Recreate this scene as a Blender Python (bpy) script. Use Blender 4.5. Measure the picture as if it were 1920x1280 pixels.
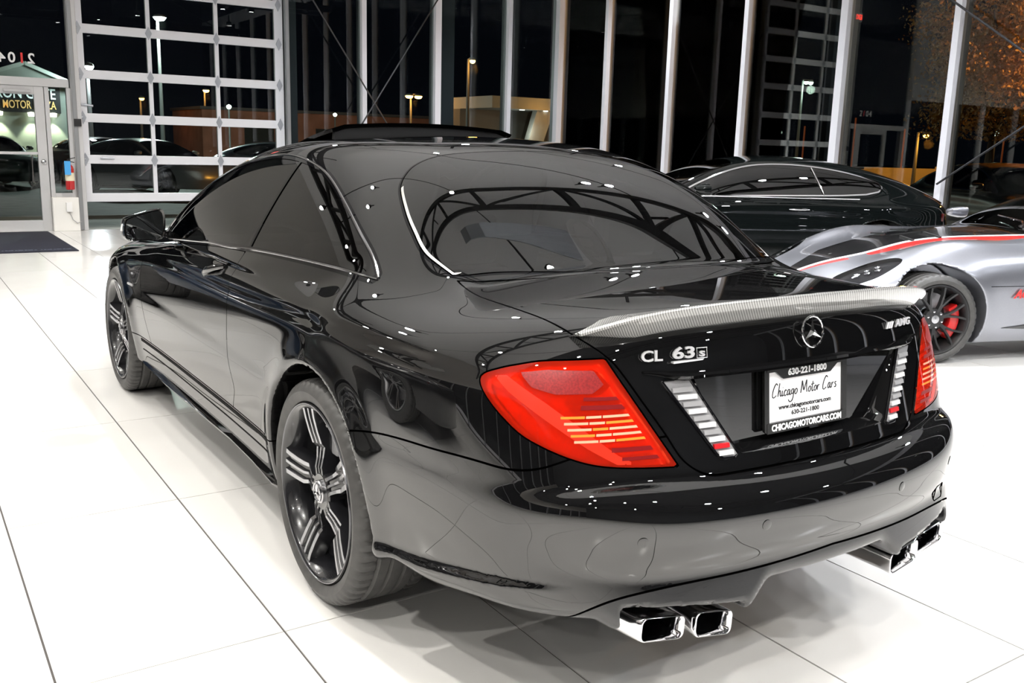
import bpy, bmesh, math, random
import numpy as np
from mathutils import Matrix, Vector
for _o in list(bpy.data.objects): bpy.data.objects.remove(_o)
random.seed(7)
scene = bpy.context.scene
COL = scene.collection
# ---------------------------------------------------------------- camera, world, exposure
cam_data = bpy.data.cameras.new('camera'); cam = bpy.data.objects.new('camera', cam_data); COL.objects.link(cam)
cam_data.sensor_width = 36; cam_data.lens = 1761.265*36/1920; cam_data.clip_start = .05; cam_data.clip_end = 400
cam.matrix_world = Matrix(((-0.54813773, 0.18417002, -0.81585932, -2.63681368), (-0.83596371, -0.08956709, 0.54142628, 1.95922892),
                           (0.02664034, 0.97880496, 0.20305455, 1.42491424), (0, 0, 0, 1)))
scene.camera = cam
world = bpy.data.worlds.new('night'); scene.world = world; world.use_nodes = True
world.node_tree.nodes['Background'].inputs[0].default_value = (.010, .013, .022, 1)
world.node_tree.nodes['Background'].inputs[1].default_value = .15
scene.view_settings.view_transform = 'Standard'; scene.view_settings.look = 'None'
scene.view_settings.gamma = 1; scene.view_settings.use_curve_mapping = False
scene.view_settings.exposure = 0.0
LAMP_W = 555.          # watts of each ceiling spotlight
# ---------------------------------------------------------------- numeric toolbox
class Spl:
    """natural cubic spline with linear ends"""
    def __init__(s, pts):
        s.x = np.array([p[0] for p in pts], float); s.y = np.array([p[1] for p in pts], float)
        n = len(s.x); h = np.diff(s.x); A = np.eye(n); b = np.zeros(n)
        for i in range(1, n-1):
            A[i, i-1] = h[i-1]; A[i, i] = 2*(h[i-1]+h[i]); A[i, i+1] = h[i]
            b[i] = 6*((s.y[i+1]-s.y[i])/h[i]-(s.y[i]-s.y[i-1])/h[i-1])
        s.m = np.linalg.solve(A, b)
    def __call__(s, t):
        t = np.asarray(t, float); x, y, m = s.x, s.y, s.m
        tc = np.clip(t, x[0], x[-1])
        i = np.clip(np.searchsorted(x, tc)-1, 0, len(x)-2); h = x[i+1]-x[i]
        a = (x[i+1]-tc)/h; c = (tc-x[i])/h
        r = a*y[i]+c*y[i+1]+((a**3-a)*m[i]+(c**3-c)*m[i+1])*h*h/6
        s0 = (y[1]-y[0])/(x[1]-x[0])-(2*m[0]+m[1])*(x[1]-x[0])/6
        s1 = (y[-1]-y[-2])/(x[-1]-x[-2])+(m[-2]+2*m[-1])*(x[-1]-x[-2])/6
        return r+np.minimum(t-x[0], 0)*s0+np.maximum(t-x[-1], 0)*s1
def smax(a, b, k):
    h = np.clip(1-np.abs(a-b)/k, 0, 1); return np.maximum(a, b)+k*h**3/6
def smin(a, b, k): return -smax(-a, -b, k)
def sstep(a, b, t):
    t = np.clip((np.asarray(t, float)-a)/(b-a), 0, 1); return t*t*t*(t*(6*t-15)+10)
def gradF(F, P, e=2e-4):
    g = np.empty_like(P)
    for i in range(3):
        d = np.zeros(3); d[i] = e
        a = P+d; b = P-d
        g[:, i] = (F(a[:, 0], a[:, 1], a[:, 2])-F(b[:, 0], b[:, 1], b[:, 2]))/(2*e)
    return g
def project(F, P, n=4, lim=.02):
    for _ in range(n):
        g = gradF(F, P); f = F(P[:, 0], P[:, 1], P[:, 2])
        d = -(f/np.maximum((g*g).sum(1), .05))[:, None]*g
        l = np.linalg.norm(d, axis=1, keepdims=True); d *= np.minimum(1, lim/np.maximum(l, 1e-9))
        P = P+d
    return P
def surface_nets(F, lo, hi, h):
    ax = [np.arange(lo[i], hi[i]+h, h) for i in range(3)]
    V = np.empty([len(a) for a in ax], np.float32)
    Y, Z = np.meshgrid(ax[1], ax[2], indexing='ij')
    for i in range(0, len(ax[0]), 24):
        xs = ax[0][i:i+24]
        X = np.broadcast_to(xs[:, None, None], (len(xs),)+Y.shape)
        V[i:i+24] = F(X, np.broadcast_to(Y, X.shape), np.broadcast_to(Z, X.shape))
    S = V < 0; n = np.array(V.shape)
    c = np.zeros(n-1, np.int8)
    for dx in (0, 1):
        for dy in (0, 1):
            for dz in (0, 1):
                c += S[dx:n[0]-1+dx, dy:n[1]-1+dy, dz:n[2]-1+dz]
    act = (c > 0) & (c < 8); idx = -np.ones(act.shape, np.int64); cells = np.argwhere(act)
    idx[act] = np.arange(len(cells))
    acc = np.zeros((len(cells), 3)); cnt = np.zeros(len(cells))
    cor = [(0,0,0),(1,0,0),(0,1,0),(1,1,0),(0,0,1),(1,0,1),(0,1,1),(1,1,1)]
    for a, ca in enumerate(cor):
        for b in range(a+1, 8):
            cb = cor[b]
            if sum(abs(ca[i]-cb[i]) for i in range(3)) != 1: continue
            va = V[cells[:, 0]+ca[0], cells[:, 1]+ca[1], cells[:, 2]+ca[2]]; vb = V[cells[:, 0]+cb[0], cells[:, 1]+cb[1], cells[:, 2]+cb[2]]
            m = (va < 0) != (vb < 0)
            t = np.where(m, va/np.where(m, va-vb, 1), 0)[:, None]
            acc += np.where(m[:, None], np.array(ca)+t*(np.array(cb)-np.array(ca)), 0); cnt += m
    P = (cells+acc/cnt[:, None])*h+np.array([a[0] for a in ax])
    Q = []
    for d in range(3):
        e1, e2 = [(1, 2), (2, 0), (0, 1)][d]
        sl0 = [slice(1, -1)]*3; sl1 = [slice(1, -1)]*3
        sl0[d] = slice(0, n[d]-1); sl1[d] = slice(1, n[d])
        A = S[tuple(sl0)]; B = S[tuple(sl1)]; off = np.ones(3, int); off[d] = 0
        E = np.argwhere(A != B)+off; fl = A[A != B]
        u1 = np.zeros(3, int); u1[e1] = 1; u2 = np.zeros(3, int); u2[e2] = 1
        g = lambda k: idx[tuple((E-k).T)]
        q = np.stack([g(u1+u2), g(u2), g(0*u1), g(u1)], 1)
        Q.append(np.where(fl[:, None], q, q[:, ::-1]))
    return P, np.vstack(Q)
def subdiv(P, Q):
    E = np.sort(np.vstack([Q[:, [i, (i+1) % 4]] for i in range(4)]), 1)
    U, inv = np.unique(E, axis=0, return_inverse=True); inv = inv.reshape(4, -1).T
    n = len(P); mid = P[U].mean(1); ctr = P[Q].mean(1)
    e = n+inv; c = n+len(U)+np.arange(len(Q))
    q = np.vstack([np.stack([Q[:, i], e[:, i], c, e[:, (i+3) % 4]], 1) for i in range(4)])
    return np.vstack([P, mid, ctr]), q
def clip(M, d, keep=1):
    """cut triangle mesh M=(P,N,T) along the scalar field d, keep d>0 (or d<0)"""
    P, N, T = M; d = d*keep
    d = np.where(np.abs(d) < 1e-7, 1e-7, d); pos = d > 0; k = pos[T].sum(1)
    out = [T[k == 3]]; nv = len(P); newP = [P]; newN = [N]
    es = {}
    part = T[(k == 1) | (k == 2)]
    if len(part):
        E = np.sort(np.vstack([part[:, [0, 1]], part[:, [1, 2]], part[:, [2, 0]]]), 1)
        E = E[pos[E[:, 0]] != pos[E[:, 1]]]
        U = np.unique(E, axis=0); t = (d[U[:, 0]]/(d[U[:, 0]]-d[U[:, 1]]))[:, None]
        newP.append(P[U[:, 0]]*(1-t)+P[U[:, 1]]*t); nn = N[U[:, 0]]*(1-t)+N[U[:, 1]]*t
        newN.append(nn/np.maximum(np.linalg.norm(nn, axis=1, keepdims=True), 1e-9))
        key = U[:, 0]*nv+U[:, 1]
        def ev(a, b):
            return nv+np.searchsorted(key, np.minimum(a, b)*nv+np.maximum(a, b))
        for cnt in (1, 2):
            t_ = T[k == cnt]
            if not len(t_): continue
            odd = pos[t_] if cnt == 1 else ~pos[t_]
            r = odd.argmax(1); i = np.arange(len(t_))
            a, b, c = t_[i, r], t_[i, (r+1) % 3], t_[i, (r+2) % 3]
            ab, ac = ev(a, b), ev(a, c)
            if cnt == 1: out.append(np.stack([a, ab, ac], 1))
            else: out += [np.stack([ab, b, c], 1), np.stack([ab, c, ac], 1)]
    return compact((np.vstack(newP), np.vstack(newN), np.vstack(out)))
def compact(M):
    P, N, T = M; u, inv = np.unique(T, return_inverse=True)
    return P[u], N[u], inv.reshape(-1, 3)
def split(M, d, gap=0.):
    return clip(M, d-gap), clip(M, -d-gap)
def mirror(M): return M[0]*[1, -1, 1], M[1]*[1, -1, 1], M[2][:, ::-1]
def join(*Ms):
    P, N, T, o = [], [], [], 0
    for m in Ms:
        P.append(m[0]); N.append(m[1]); T.append(m[2]+o); o += len(m[0])
    return np.vstack(P), np.vstack(N), np.vstack(T)
def both(M): return join(M, mirror(M))
def poly_field(U, W, pts):
    """signed distance (inside > 0) of the points (U, W) to a closed polygon"""
    pts = np.array(pts, float); n = len(pts); out = np.full(len(U), 1e9); ins = np.zeros(len(U), bool)
    for i in range(n):
        a, b = pts[i], pts[(i+1) % n]; e = b-a; L = e@e
        if L < 1e-12: continue
        t = np.clip(((U-a[0])*e[0]+(W-a[1])*e[1])/L, 0, 1)
        out = np.minimum(out, (U-a[0]-t*e[0])**2+(W-a[1]-t*e[1])**2)
        cr = ((a[1] > W) != (b[1] > W))
        ins ^= cr & (U < (b[0]-a[0])*(W-a[1])/(b[1]-a[1] if b[1] != a[1] else 1e-9)+a[0])
    out = np.sqrt(out); return np.where(ins, out, -out)
def line_field(U, W, pts):
    """unsigned distance to an open polyline"""
    pts = np.array(pts, float); out = np.full(len(U), 1e9)
    for a, b in zip(pts[:-1], pts[1:]):
        e = b-a; L = e@e; t = np.clip(((U-a[0])*e[0]+(W-a[1])*e[1])/max(L, 1e-12), 0, 1)
        out = np.minimum(out, (U-a[0]-t*e[0])**2+(W-a[1]-t*e[1])**2)
    return np.sqrt(out)
def smooth_curve(pts, n=12, closed=False):
    """Catmull-Rom (centripetal-ish) through points"""
    P = np.array(pts, float); m = len(P); out = []
    rng = range(m if closed else m-1)
    for i in rng:
        if closed: p0, p1, p2, p3 = P[(i-1) % m], P[i], P[(i+1) % m], P[(i+2) % m]
        else: p0, p1, p2, p3 = P[max(i-1, 0)], P[i], P[i+1], P[min(i+2, m-1)]
        for k in range(n):
            t = k/n
            out.append(.5*((2*p1)+(p2-p0)*t+(2*p0-5*p1+4*p2-p3)*t*t+(3*p1-p0-3*p2+p3)*t**3))
    if not closed: out.append(P[-1])
    return np.array(out)
def body_half(F, lo, hi, h, levels=1):
    """left half (y>=0) of the implicit body as triangles with exact normals"""
    lo = list(lo); lo[1] = -h*2.5
    P, Q = surface_nets(F, lo, hi, h); P = project(F, P)
    for _ in range(levels):
        P, Q = subdiv(P, Q); P = project(F, P, 3)
    N = gradF(F, P, 5e-4); N /= np.maximum(np.linalg.norm(N, axis=1, keepdims=True), 1e-9)
    T = np.vstack([Q[:, [0, 1, 2]], Q[:, [0, 2, 3]]])
    P[:, 1] = np.where(np.abs(P[:, 1]) < 1e-5, 0, P[:, 1])
    return clip((P, N, T), P[:, 1]+1e-9)
# ---------------------------------------------------------------- materials
MATS = {}
def mat(name, col=(.5, .5, .5), rough=.5, metal=0., coat=0., emit=None, spec=.5, ior=None, coat_ior=1.5):
    if name in MATS: return MATS[name]
    m = bpy.data.materials.new(name); m.use_nodes = True; b = m.node_tree.nodes['Principled BSDF']
    b.inputs['Base Color'].default_value = (*col, 1); b.inputs['Roughness'].default_value = rough; b.inputs['Metallic'].default_value = metal
    b.inputs['Coat Weight'].default_value = coat; b.inputs['Coat Roughness'].default_value = .0; b.inputs['Coat IOR'].default_value = coat_ior
    b.inputs['Specular IOR Level'].default_value = spec
    if ior: b.inputs['IOR'].default_value = ior
    if emit: b.inputs['Emission Color'].default_value = (*emit[0], 1); b.inputs['Emission Strength'].default_value = emit[1]
    MATS[name] = m; return m
def noise_mat(name, c1, c2, scale=8., rough=.6, detail=4., bump=0., metal=0., stretch=None, ramp=(.35, .65)):
    if name in MATS: return MATS[name]
    m = mat(name, c1, rough, metal); nt = m.node_tree; N = nt.nodes; b = N['Principled BSDF']
    tc = N.new('ShaderNodeTexCoord'); mp = N.new('ShaderNodeMapping'); nt.links.new(tc.outputs['Object'], mp.inputs[0])
    if stretch: mp.inputs['Scale'].default_value = stretch
    nz = N.new('ShaderNodeTexNoise'); nz.inputs['Scale'].default_value = scale; nz.inputs['Detail'].default_value = detail
    nt.links.new(mp.outputs[0], nz.inputs['Vector'])
    r = N.new('ShaderNodeValToRGB'); r.color_ramp.elements[0].color = (*c1, 1); r.color_ramp.elements[1].color = (*c2, 1)
    r.color_ramp.elements[0].position = ramp[0]; r.color_ramp.elements[1].position = ramp[1]
    nt.links.new(nz.outputs[0], r.inputs[0]); nt.links.new(r.outputs[0], b.inputs['Base Color'])
    if bump:
        bp = N.new('ShaderNodeBump'); bp.inputs['Strength'].default_value = bump; bp.inputs['Distance'].default_value = .01
        nt.links.new(nz.outputs[0], bp.inputs['Height']); nt.links.new(bp.outputs[0], b.inputs['Normal'])
    return m
def glass_mat(name, tint, ior=1.5, rough=0.):
    """thin pane: tinted see-through plus a mirror reflection that follows Fresnel"""
    if name in MATS: return MATS[name]
    m = bpy.data.materials.new(name); m.use_nodes = True; nt = m.node_tree; N = nt.nodes; N.clear()
    o = N.new('ShaderNodeOutputMaterial'); mx = N.new('ShaderNodeMixShader'); t = N.new('ShaderNodeBsdfTransparent'); g = N.new('ShaderNodeBsdfGlossy')
    f = N.new('ShaderNodeFresnel'); f.inputs[0].default_value = ior
    t.inputs[0].default_value = (*tint, 1); g.inputs['Roughness'].default_value = rough
    nt.links.new(f.outputs[0], mx.inputs[0]); nt.links.new(t.outputs[0], mx.inputs[1]); nt.links.new(g.outputs[0], mx.inputs[2]); nt.links.new(mx.outputs[0], o.inputs[0])
    MATS[name] = m; return m
def red_lens():
    m = glass_mat('red_lens', (1., .10, .03), 1.55); nt = m.node_tree; N = nt.nodes
    mx = [n for n in N if n.type == 'MIX_SHADER'][0]; t = [n for n in N if n.type == 'BSDF_TRANSPARENT'][0]
    d = N.new('ShaderNodeBsdfDiffuse'); d.inputs[0].default_value = (.95, .035, .010, 1); tl = N.new('ShaderNodeBsdfTranslucent'); tl.inputs[0].default_value = (1., .04, .015, 1)
    a = N.new('ShaderNodeAddShader'); nt.links.new(d.outputs[0], a.inputs[0]); nt.links.new(tl.outputs[0], a.inputs[1])
    m2 = N.new('ShaderNodeMixShader'); m2.inputs[0].default_value = .19; nt.links.new(t.outputs[0], m2.inputs[1]); nt.links.new(a.outputs[0], m2.inputs[2]); nt.links.new(m2.outputs[0], mx.inputs[1])
    return m
def flake_paint(name, col, rough=.3, metal=.8, coat_ior=1.5):
    """metallic paint with tiny flakes under a clear coat"""
    if name in MATS: return MATS[name]
    m = mat(name, col, rough, metal, coat=1., coat_ior=coat_ior); nt = m.node_tree; N = nt.nodes
    tc = N.new('ShaderNodeTexCoord'); v = N.new('ShaderNodeTexVoronoi'); v.inputs['Scale'].default_value = 900.
    nt.links.new(tc.outputs['Object'], v.inputs['Vector'])
    mx = N.new('ShaderNodeMixRGB'); mx.inputs[1].default_value = (*col, 1); mx.inputs[2].default_value = (*[min(1, c*1.25) for c in col], 1)
    nt.links.new(v.outputs['Color'], mx.inputs[0]); nt.links.new(mx.outputs[0], N['Principled BSDF'].inputs['Base Color'])
    return m
# ---------------------------------------------------------------- object helpers
def tag(o, label=None, cat=None, group=None, kind=None):
    if label: o['label'] = label
    if cat: o['category'] = cat
    if group: o['group'] = group
    if kind: o['kind'] = kind
    return o
def empty(name, loc=(0, 0, 0), rz=0., parent=None):
    o = bpy.data.objects.new(name, None); COL.objects.link(o); o.location = loc; o.rotation_euler = (0, 0, rz); o.empty_display_size = .1
    if parent: o.parent = parent
    return o
def link(name, me, m=None, parent=None):
    if m is not None and not me.materials: me.materials.append(m)
    o = bpy.data.objects.new(name, me); COL.objects.link(o)
    if parent: o.parent = parent
    return o
def mesh_np(name, M, m, parent=None):
    """object from (points, normals, triangles) with exact shading normals"""
    P, N, T = M; me = bpy.data.meshes.new(name)
    me.vertices.add(len(P)); me.vertices.foreach_set('co', np.ascontiguousarray(P, np.float32).ravel())
    me.loops.add(len(T)*3); me.loops.foreach_set('vertex_index', np.ascontiguousarray(T, np.int32).ravel())
    me.polygons.add(len(T)); me.polygons.foreach_set('loop_start', np.arange(0, len(T)*3, 3, dtype=np.int32))
    me.update(); me.validate()
    me.polygons.foreach_set('use_smooth', np.ones(len(me.polygons), bool))
    if len(me.vertices) == len(N): me.normals_split_custom_set_from_vertices(N.tolist())
    return link(name, me, m, parent)
class MB:
    """collects faces into one mesh"""
    def __init__(s): s.v = []; s.f = []; s.smooth = False
    def add(s, v, f):
        o = len(s.v); s.v += [tuple(map(float, p)) for p in v]; s.f += [tuple(i+o for i in q) for q in f]; return s
    def box(s, lo, hi):
        x0, y0, z0 = lo; x1, y1, z1 = hi
        return s.add([(x0,y0,z0),(x1,y0,z0),(x1,y1,z0),(x0,y1,z0),(x0,y0,z1),(x1,y0,z1),(x1,y1,z1),(x0,y1,z1)],
                     [(0,3,2,1),(4,5,6,7),(0,1,5,4),(1,2,6,5),(2,3,7,6),(3,0,4,7)])
    def bar(s, a, b, w, h=None, up=(0, 0, 1)):
        """square bar from a to b"""
        a, b = np.array(a, float), np.array(b, float); d = b-a; d /= np.linalg.norm(d); u = np.array(up, float)
        r = np.cross(d, u)
        if np.linalg.norm(r) < 1e-5: r = np.cross(d, (1, 0, 0))
        r /= np.linalg.norm(r); u = np.cross(r, d); h = h or w
        c = [(-1,-1),(1,-1),(1,1),(-1,1)]
        return s.add([p+r*i*w/2+u*j*h/2 for p in (a, b) for i, j in c], [(0,1,2,3),(7,6,5,4),(0,4,5,1),(1,5,6,2),(2,6,7,3),(3,7,4,0)])
    def tube(s, pts, r, n=8, closed=False, caps=True):
        pts = [np.array(p, float) for p in pts]; m = len(pts); rings = []
        ref = np.array((0, 0, 1.))
        for i, p in enumerate(pts):
            a = pts[(i-1) % m] if (closed or i > 0) else p; b = pts[(i+1) % m] if (closed or i < m-1) else p
            d = b-a; d /= max(np.linalg.norm(d), 1e-9); u = np.cross(d, ref)
            if np.linalg.norm(u) < .05: u = np.cross(d, (1, 0, 0))
            u /= np.linalg.norm(u); w = np.cross(d, u); rr = r[i] if isinstance(r, (list, tuple)) else r
            rings.append([p+rr*(math.cos(2*math.pi*k/n)*u+math.sin(2*math.pi*k/n)*w) for k in range(n)])
        f = []
        for i in range(m if closed else m-1):
            j = (i+1) % m
            f += [(i*n+k, i*n+(k+1) % n, j*n+(k+1) % n, j*n+k) for k in range(n)]
        if caps and not closed: f += [tuple(range(n-1, -1, -1)), tuple(range((m-1)*n, m*n))]
        s.smooth = True
        return s.add([p for q in rings for p in q], f)
    def lathe(s, prof, n=48, axis='y'):
        """revolve (r, h) profile"""
        v = []; m = len(prof)
        for k in range(n):
            a = 2*math.pi*k/n; c, t = math.cos(a), math.sin(a)
            for r, h in prof: v.append((r*c, h, r*t) if axis == 'y' else ((r*c, r*t, h) if axis == 'z' else (h, r*c, r*t)))
        f = [(k*m+i, k*m+i+1, ((k+1) % n)*m+i+1, ((k+1) % n)*m+i) for k in range(n) for i in range(m-1)]
        s.smooth = True
        return s.add(v, f)
    def prism(s, poly, z0, z1, fn=None):
        """extrude a polygon; fn maps (u, v, w) to xyz"""
        fn = fn or (lambda u, v, w: (u, v, w)); n = len(poly)
        v = [fn(u, w, z0) for u, w in poly]+[fn(u, w, z1) for u, w in poly]
        return s.add(v, [tuple(range(n-1, -1, -1)), tuple(range(n, 2*n))]+[(i, (i+1) % n, n+(i+1) % n, n+i) for i in range(n)])
    def loft(s, rings, caps=True, closed=True):
        n = len(rings[0]); v = [p for r in rings for p in r]; f = []
        for i in range(len(rings)-1):
            for k in range(n if closed else n-1):
                f.append((i*n+k, i*n+(k+1) % n, (i+1)*n+(k+1) % n, (i+1)*n+k))
        if caps and closed: f += [tuple(range(n-1, -1, -1)), tuple(range((len(rings)-1)*n, len(rings)*n))]
        s.smooth = True
        return s.add(v, f)
    def mesh(s, name, bevel=0., segs=2, smooth=None, fix=True, angle=35):
        me = bpy.data.meshes.new(name); me.from_pydata(s.v, [], s.f); me.update()
        bm = bmesh.new(); bm.from_mesh(me)
        if fix: bmesh.ops.recalc_face_normals(bm, faces=bm.faces)
        if bevel: bmesh.ops.bevel(bm, geom=[e for e in bm.edges if len(e.link_faces) == 2 and e.calc_face_angle(0) > .5], offset=bevel, segments=segs, affect='EDGES', profile=.6, clamp_overlap=True)
        sm = s.smooth if smooth is None else smooth
        if bevel or sm:
            for f in bm.faces: f.smooth = True
            for e in bm.edges: e.smooth = (len(e.link_faces) == 2 and e.calc_face_angle(0) < math.radians(angle))
        bm.to_mesh(me); bm.free(); return me
    def obj(s, name, m, parent=None, bevel=0., segs=2, smooth=None, angle=35):
        return link(name, s.mesh(name, bevel, segs, smooth, angle=angle), m, parent)
def copy_tree(o, parent=None):
    c = o.copy(); COL.objects.link(c); c.parent = parent
    for ch in list(o.children): copy_tree(ch, c)
    return c
_fonts = {}
def text_mesh(s, size, depth=.001, align='CENTER', shear=0., bold=0., width=1., res=3):
    c = bpy.data.curves.new('t', 'FONT'); c.body = s; c.size = size; c.extrude = depth; c.align_x = align; c.align_y = 'CENTER'
    c.shear = shear; c.offset = bold; c.resolution_u = res; c.space_character = width
    o = bpy.data.objects.new('t', c); COL.objects.link(o)
    me = bpy.data.meshes.new_from_object(o.evaluated_get(bpy.context.evaluated_depsgraph_get()))
    bpy.data.objects.remove(o); bpy.data.curves.remove(c); return me
def text(name, s, size, M, m, parent=None, **k):
    """lettering as a thin solid; M places its local XY plane"""
    me = text_mesh(s, size, **k); me.materials.clear(); o = link(name, me, m, parent); o.matrix_local = M; return o
def frame_matrix(origin, right, up):
    r = Vector(right).normalized(); u = Vector(up); n = r.cross(u).normalized(); u = n.cross(r)
    return Matrix(((r.x, u.x, n.x, origin[0]), (r.y, u.y, n.y, origin[1]), (r.z, u.z, n.z, origin[2]), (0, 0, 0, 1)))
# ---------------------------------------------------------------- shape of the black coupe (metres, rear axle at x=0, nose +x, left +y)
cW = Spl([(-1.35,.60),(-1.1,.795),(-.85,.873),(-.5,.921),(-.1,.938),(.3,.934),(.8,.924),(1.5,.922),(2.2,.928),(2.955,.935),(3.3,.905),(3.6,.83),(3.9,.66)])
cI = Spl([(.1,.10),(.2,.055),(.3,.030),(.42,.012),(.52,.003),(.6,.0),(.7,.001),(.8,.005),(.88,.013),(.95,.034),(1.0,.064),(1.08,.145),(1.2,.28)])
cD = Spl([(-1.3,1.01),(-1.1,1.04),(-.8,1.066),(-.47,1.075),(-.1,1.080),(.4,1.09),(1.0,1.085),(1.6,1.055),(2.2,1.005),(2.6,.968),(3.0,.930),(3.4,.855),(3.7,.72),(3.95,.58)])
cRz = Spl([(.2,.22),(.29,.145),(.36,.086),(.43,.040),(.485,.013),(.53,.004),(.57,.0),(.63,.006),(.7,.03)])
cTz = Spl([(.6,.055),(.69,.078),(.8,.108),(.9,.135),(.98,.149),(1.1,.17)])
cZ = Spl([(3.0,.78),(2.65,.955),(2.35,1.11),(2.05,1.25),(1.75,1.357),(1.45,1.424),(1.05,1.456),(.65,1.460),(.35,1.445),(.1,1.398),(-.15,1.297),(-.35,1.165),(-.52,1.045),(-.8,.84)][::-1])
cCr = Spl([(-.8,.22),(-.4,.21),(-.1,.16),(.3,.12),(.8,.11),(1.3,.13),(1.8,.2),(2.4,.3)])
cB = Spl([(-1.1,.40),(-.8,.56),(-.5,.695),(-.2,.775),(.1,.818),(.5,.842),(1.0,.852),(1.5,.855),(2.0,.84),(2.4,.79),(2.8,.68)])
WHEEL_R, WHEEL_Z, AXLES = .355, .353, (0., 2.955)
cL = Spl([(-1.2, .436), (-.998, .434), (-.862, .417), (-.655, .376), (-.45, .346), (-.3, .33)])
def coupe_side(x, z):
    zc = .89+.045*sstep(1.2, -.5, x)
    amp = .007*sstep(-.95, -.6, x)*sstep(2.6, 2.1, x)
    ins = cI(z)*(1+1.6*sstep(-.55, -1.1, x)*sstep(.62, .85, z))+amp*np.exp(-((z-zc+.035)/.022)**2)
    y = cW(x)-ins
    hw = .012+.012*sstep(-1., -.6, x)
    y = y+.018*sstep(-1.10, -.88, x)*sstep(-.36, -.46, x)*sstep(1., -1., (z-cL(x))/hw)
    for ax in AXLES:
        r = np.sqrt((x-ax)**2+(z-WHEEL_Z)**2)
        y = y+.016*np.exp(-((r-.40)/.075)**2)*sstep(.95, .75, z)
    return y
def coupe_F(x, y, z):
    q = np.sqrt(y*y+1e-6)
    side = q-coupe_side(x, z)
    rear_b = -1.228+.19*q*q+.25*q**6+cRz(z)-x
    rear_u = -1.222+.19*q*q+.15*q**6+cTz(z)-x
    front = x-(3.86-.22*q*q-.5*q**6-.9*np.maximum(z-.45, 0)**2)
    top = (z-(cD(x)-.10*q*q-.10*q**6))
    low = .235+.09*sstep(-.25, -.55, x)+.035*sstep(-.6, -.95, x)-.030*sstep(.70, .62, q)*sstep(-.6, -.9, x)+.066*sstep(.33, .20, q)*sstep(-.8, -1.0, x)-z
    bump = smax(smax(side, rear_b, .30), (z-(.676-.62*smax(-(x+1.12), x*0-.02, .06)-.05*q*q))*.85, .07)
    upper = smax(smax(side, rear_u, .26), top, .13)
    F = smin(bump, upper, .02)
    F = smax(F, front, .25); F = smax(F, low, .05)
    d = z-1.0
    cab = smax(q-(cB(x)-.50*d-.36*d*np.abs(d)), (z-(cZ(x)-cCr(x)*q*q))*.9, .12+.12*sstep(1.0, .2, x))
    k = .02+.15*sstep(.25, -.15, x)*sstep(.55, .72, q)
    F = smin(F, smax(cab, .95-z, .02), k)
    pipe = smax(smax(np.abs(q-.470)-.165, z-.376-.10*(q-.465), .03), x+1.0, .02)
    F = smax(F, -pipe, .015)
    for ax in AXLES:
        r = np.sqrt((x-ax)**2+(z-WHEEL_Z)**2)
        F = smax(F, -smax(r-.402, .60-q, .02), .022)
    return F
# ---------------------------------------------------------------- wheels (axis along local y, outer face towards +y at y = 0)
def tyre_mesh(name, R, Ri, W, m, segs=60):
    """tyre with circumferential grooves and cut shoulder blocks"""
    prof = [(Ri, -.016), (Ri+.006, -.004), (Ri+.02, .004), ((R+Ri)/2, .007), (R-.02, -.001), (R-.008, -.010), (R-.002, -.022)]
    ys = [-.034, -.055, -.062, -.070, -W*.38, -W*.38-.007, -W*.38-.014, -W*.5, -W*.62+.014, -W*.62+.007, -W*.62, -W+.070, -W+.062, -W+.055, -W+.034]
    gr = [0, 0, .008, 0, 0, .008, 0, 0, 0, .008, 0, 0, .008, 0, 0]
    tread = [(R-g, y) for y, g in zip(ys, gr)]
    back = [(R-.002, -W+.022), (R-.010, -W+.008), ((R+Ri)/2, -W-.005), (Ri, -W+.012)]
    P = prof+tread+back; n = segs*4; v = []; f = []; k0 = 5; k1 = len(prof)+1; e0 = len(P)-len(back)-2; e1 = len(P)-len(back)+1
    for k in range(n):
        for i, (r, y) in enumerate(P):
            a = 2*math.pi*k/n
            sh = (k0 <= i <= k1) or (e0 <= i <= e1)
            if sh and k % 4 == 0: r -= .006
            if k1 < i < e0: a += (y+W/2)*.5      # slanted centre lines
            v.append((r*math.cos(a), y, r*math.sin(a)))
    L = len(P)
    for k in range(n):
        j = (k+1) % n
        f += [(k*L+i, j*L+i, j*L+i+1, k*L+i+1) for i in range(L-1)]
    b = MB(); b.add(v, f); b.smooth = True
    return b.mesh(name, angle=28)
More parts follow.
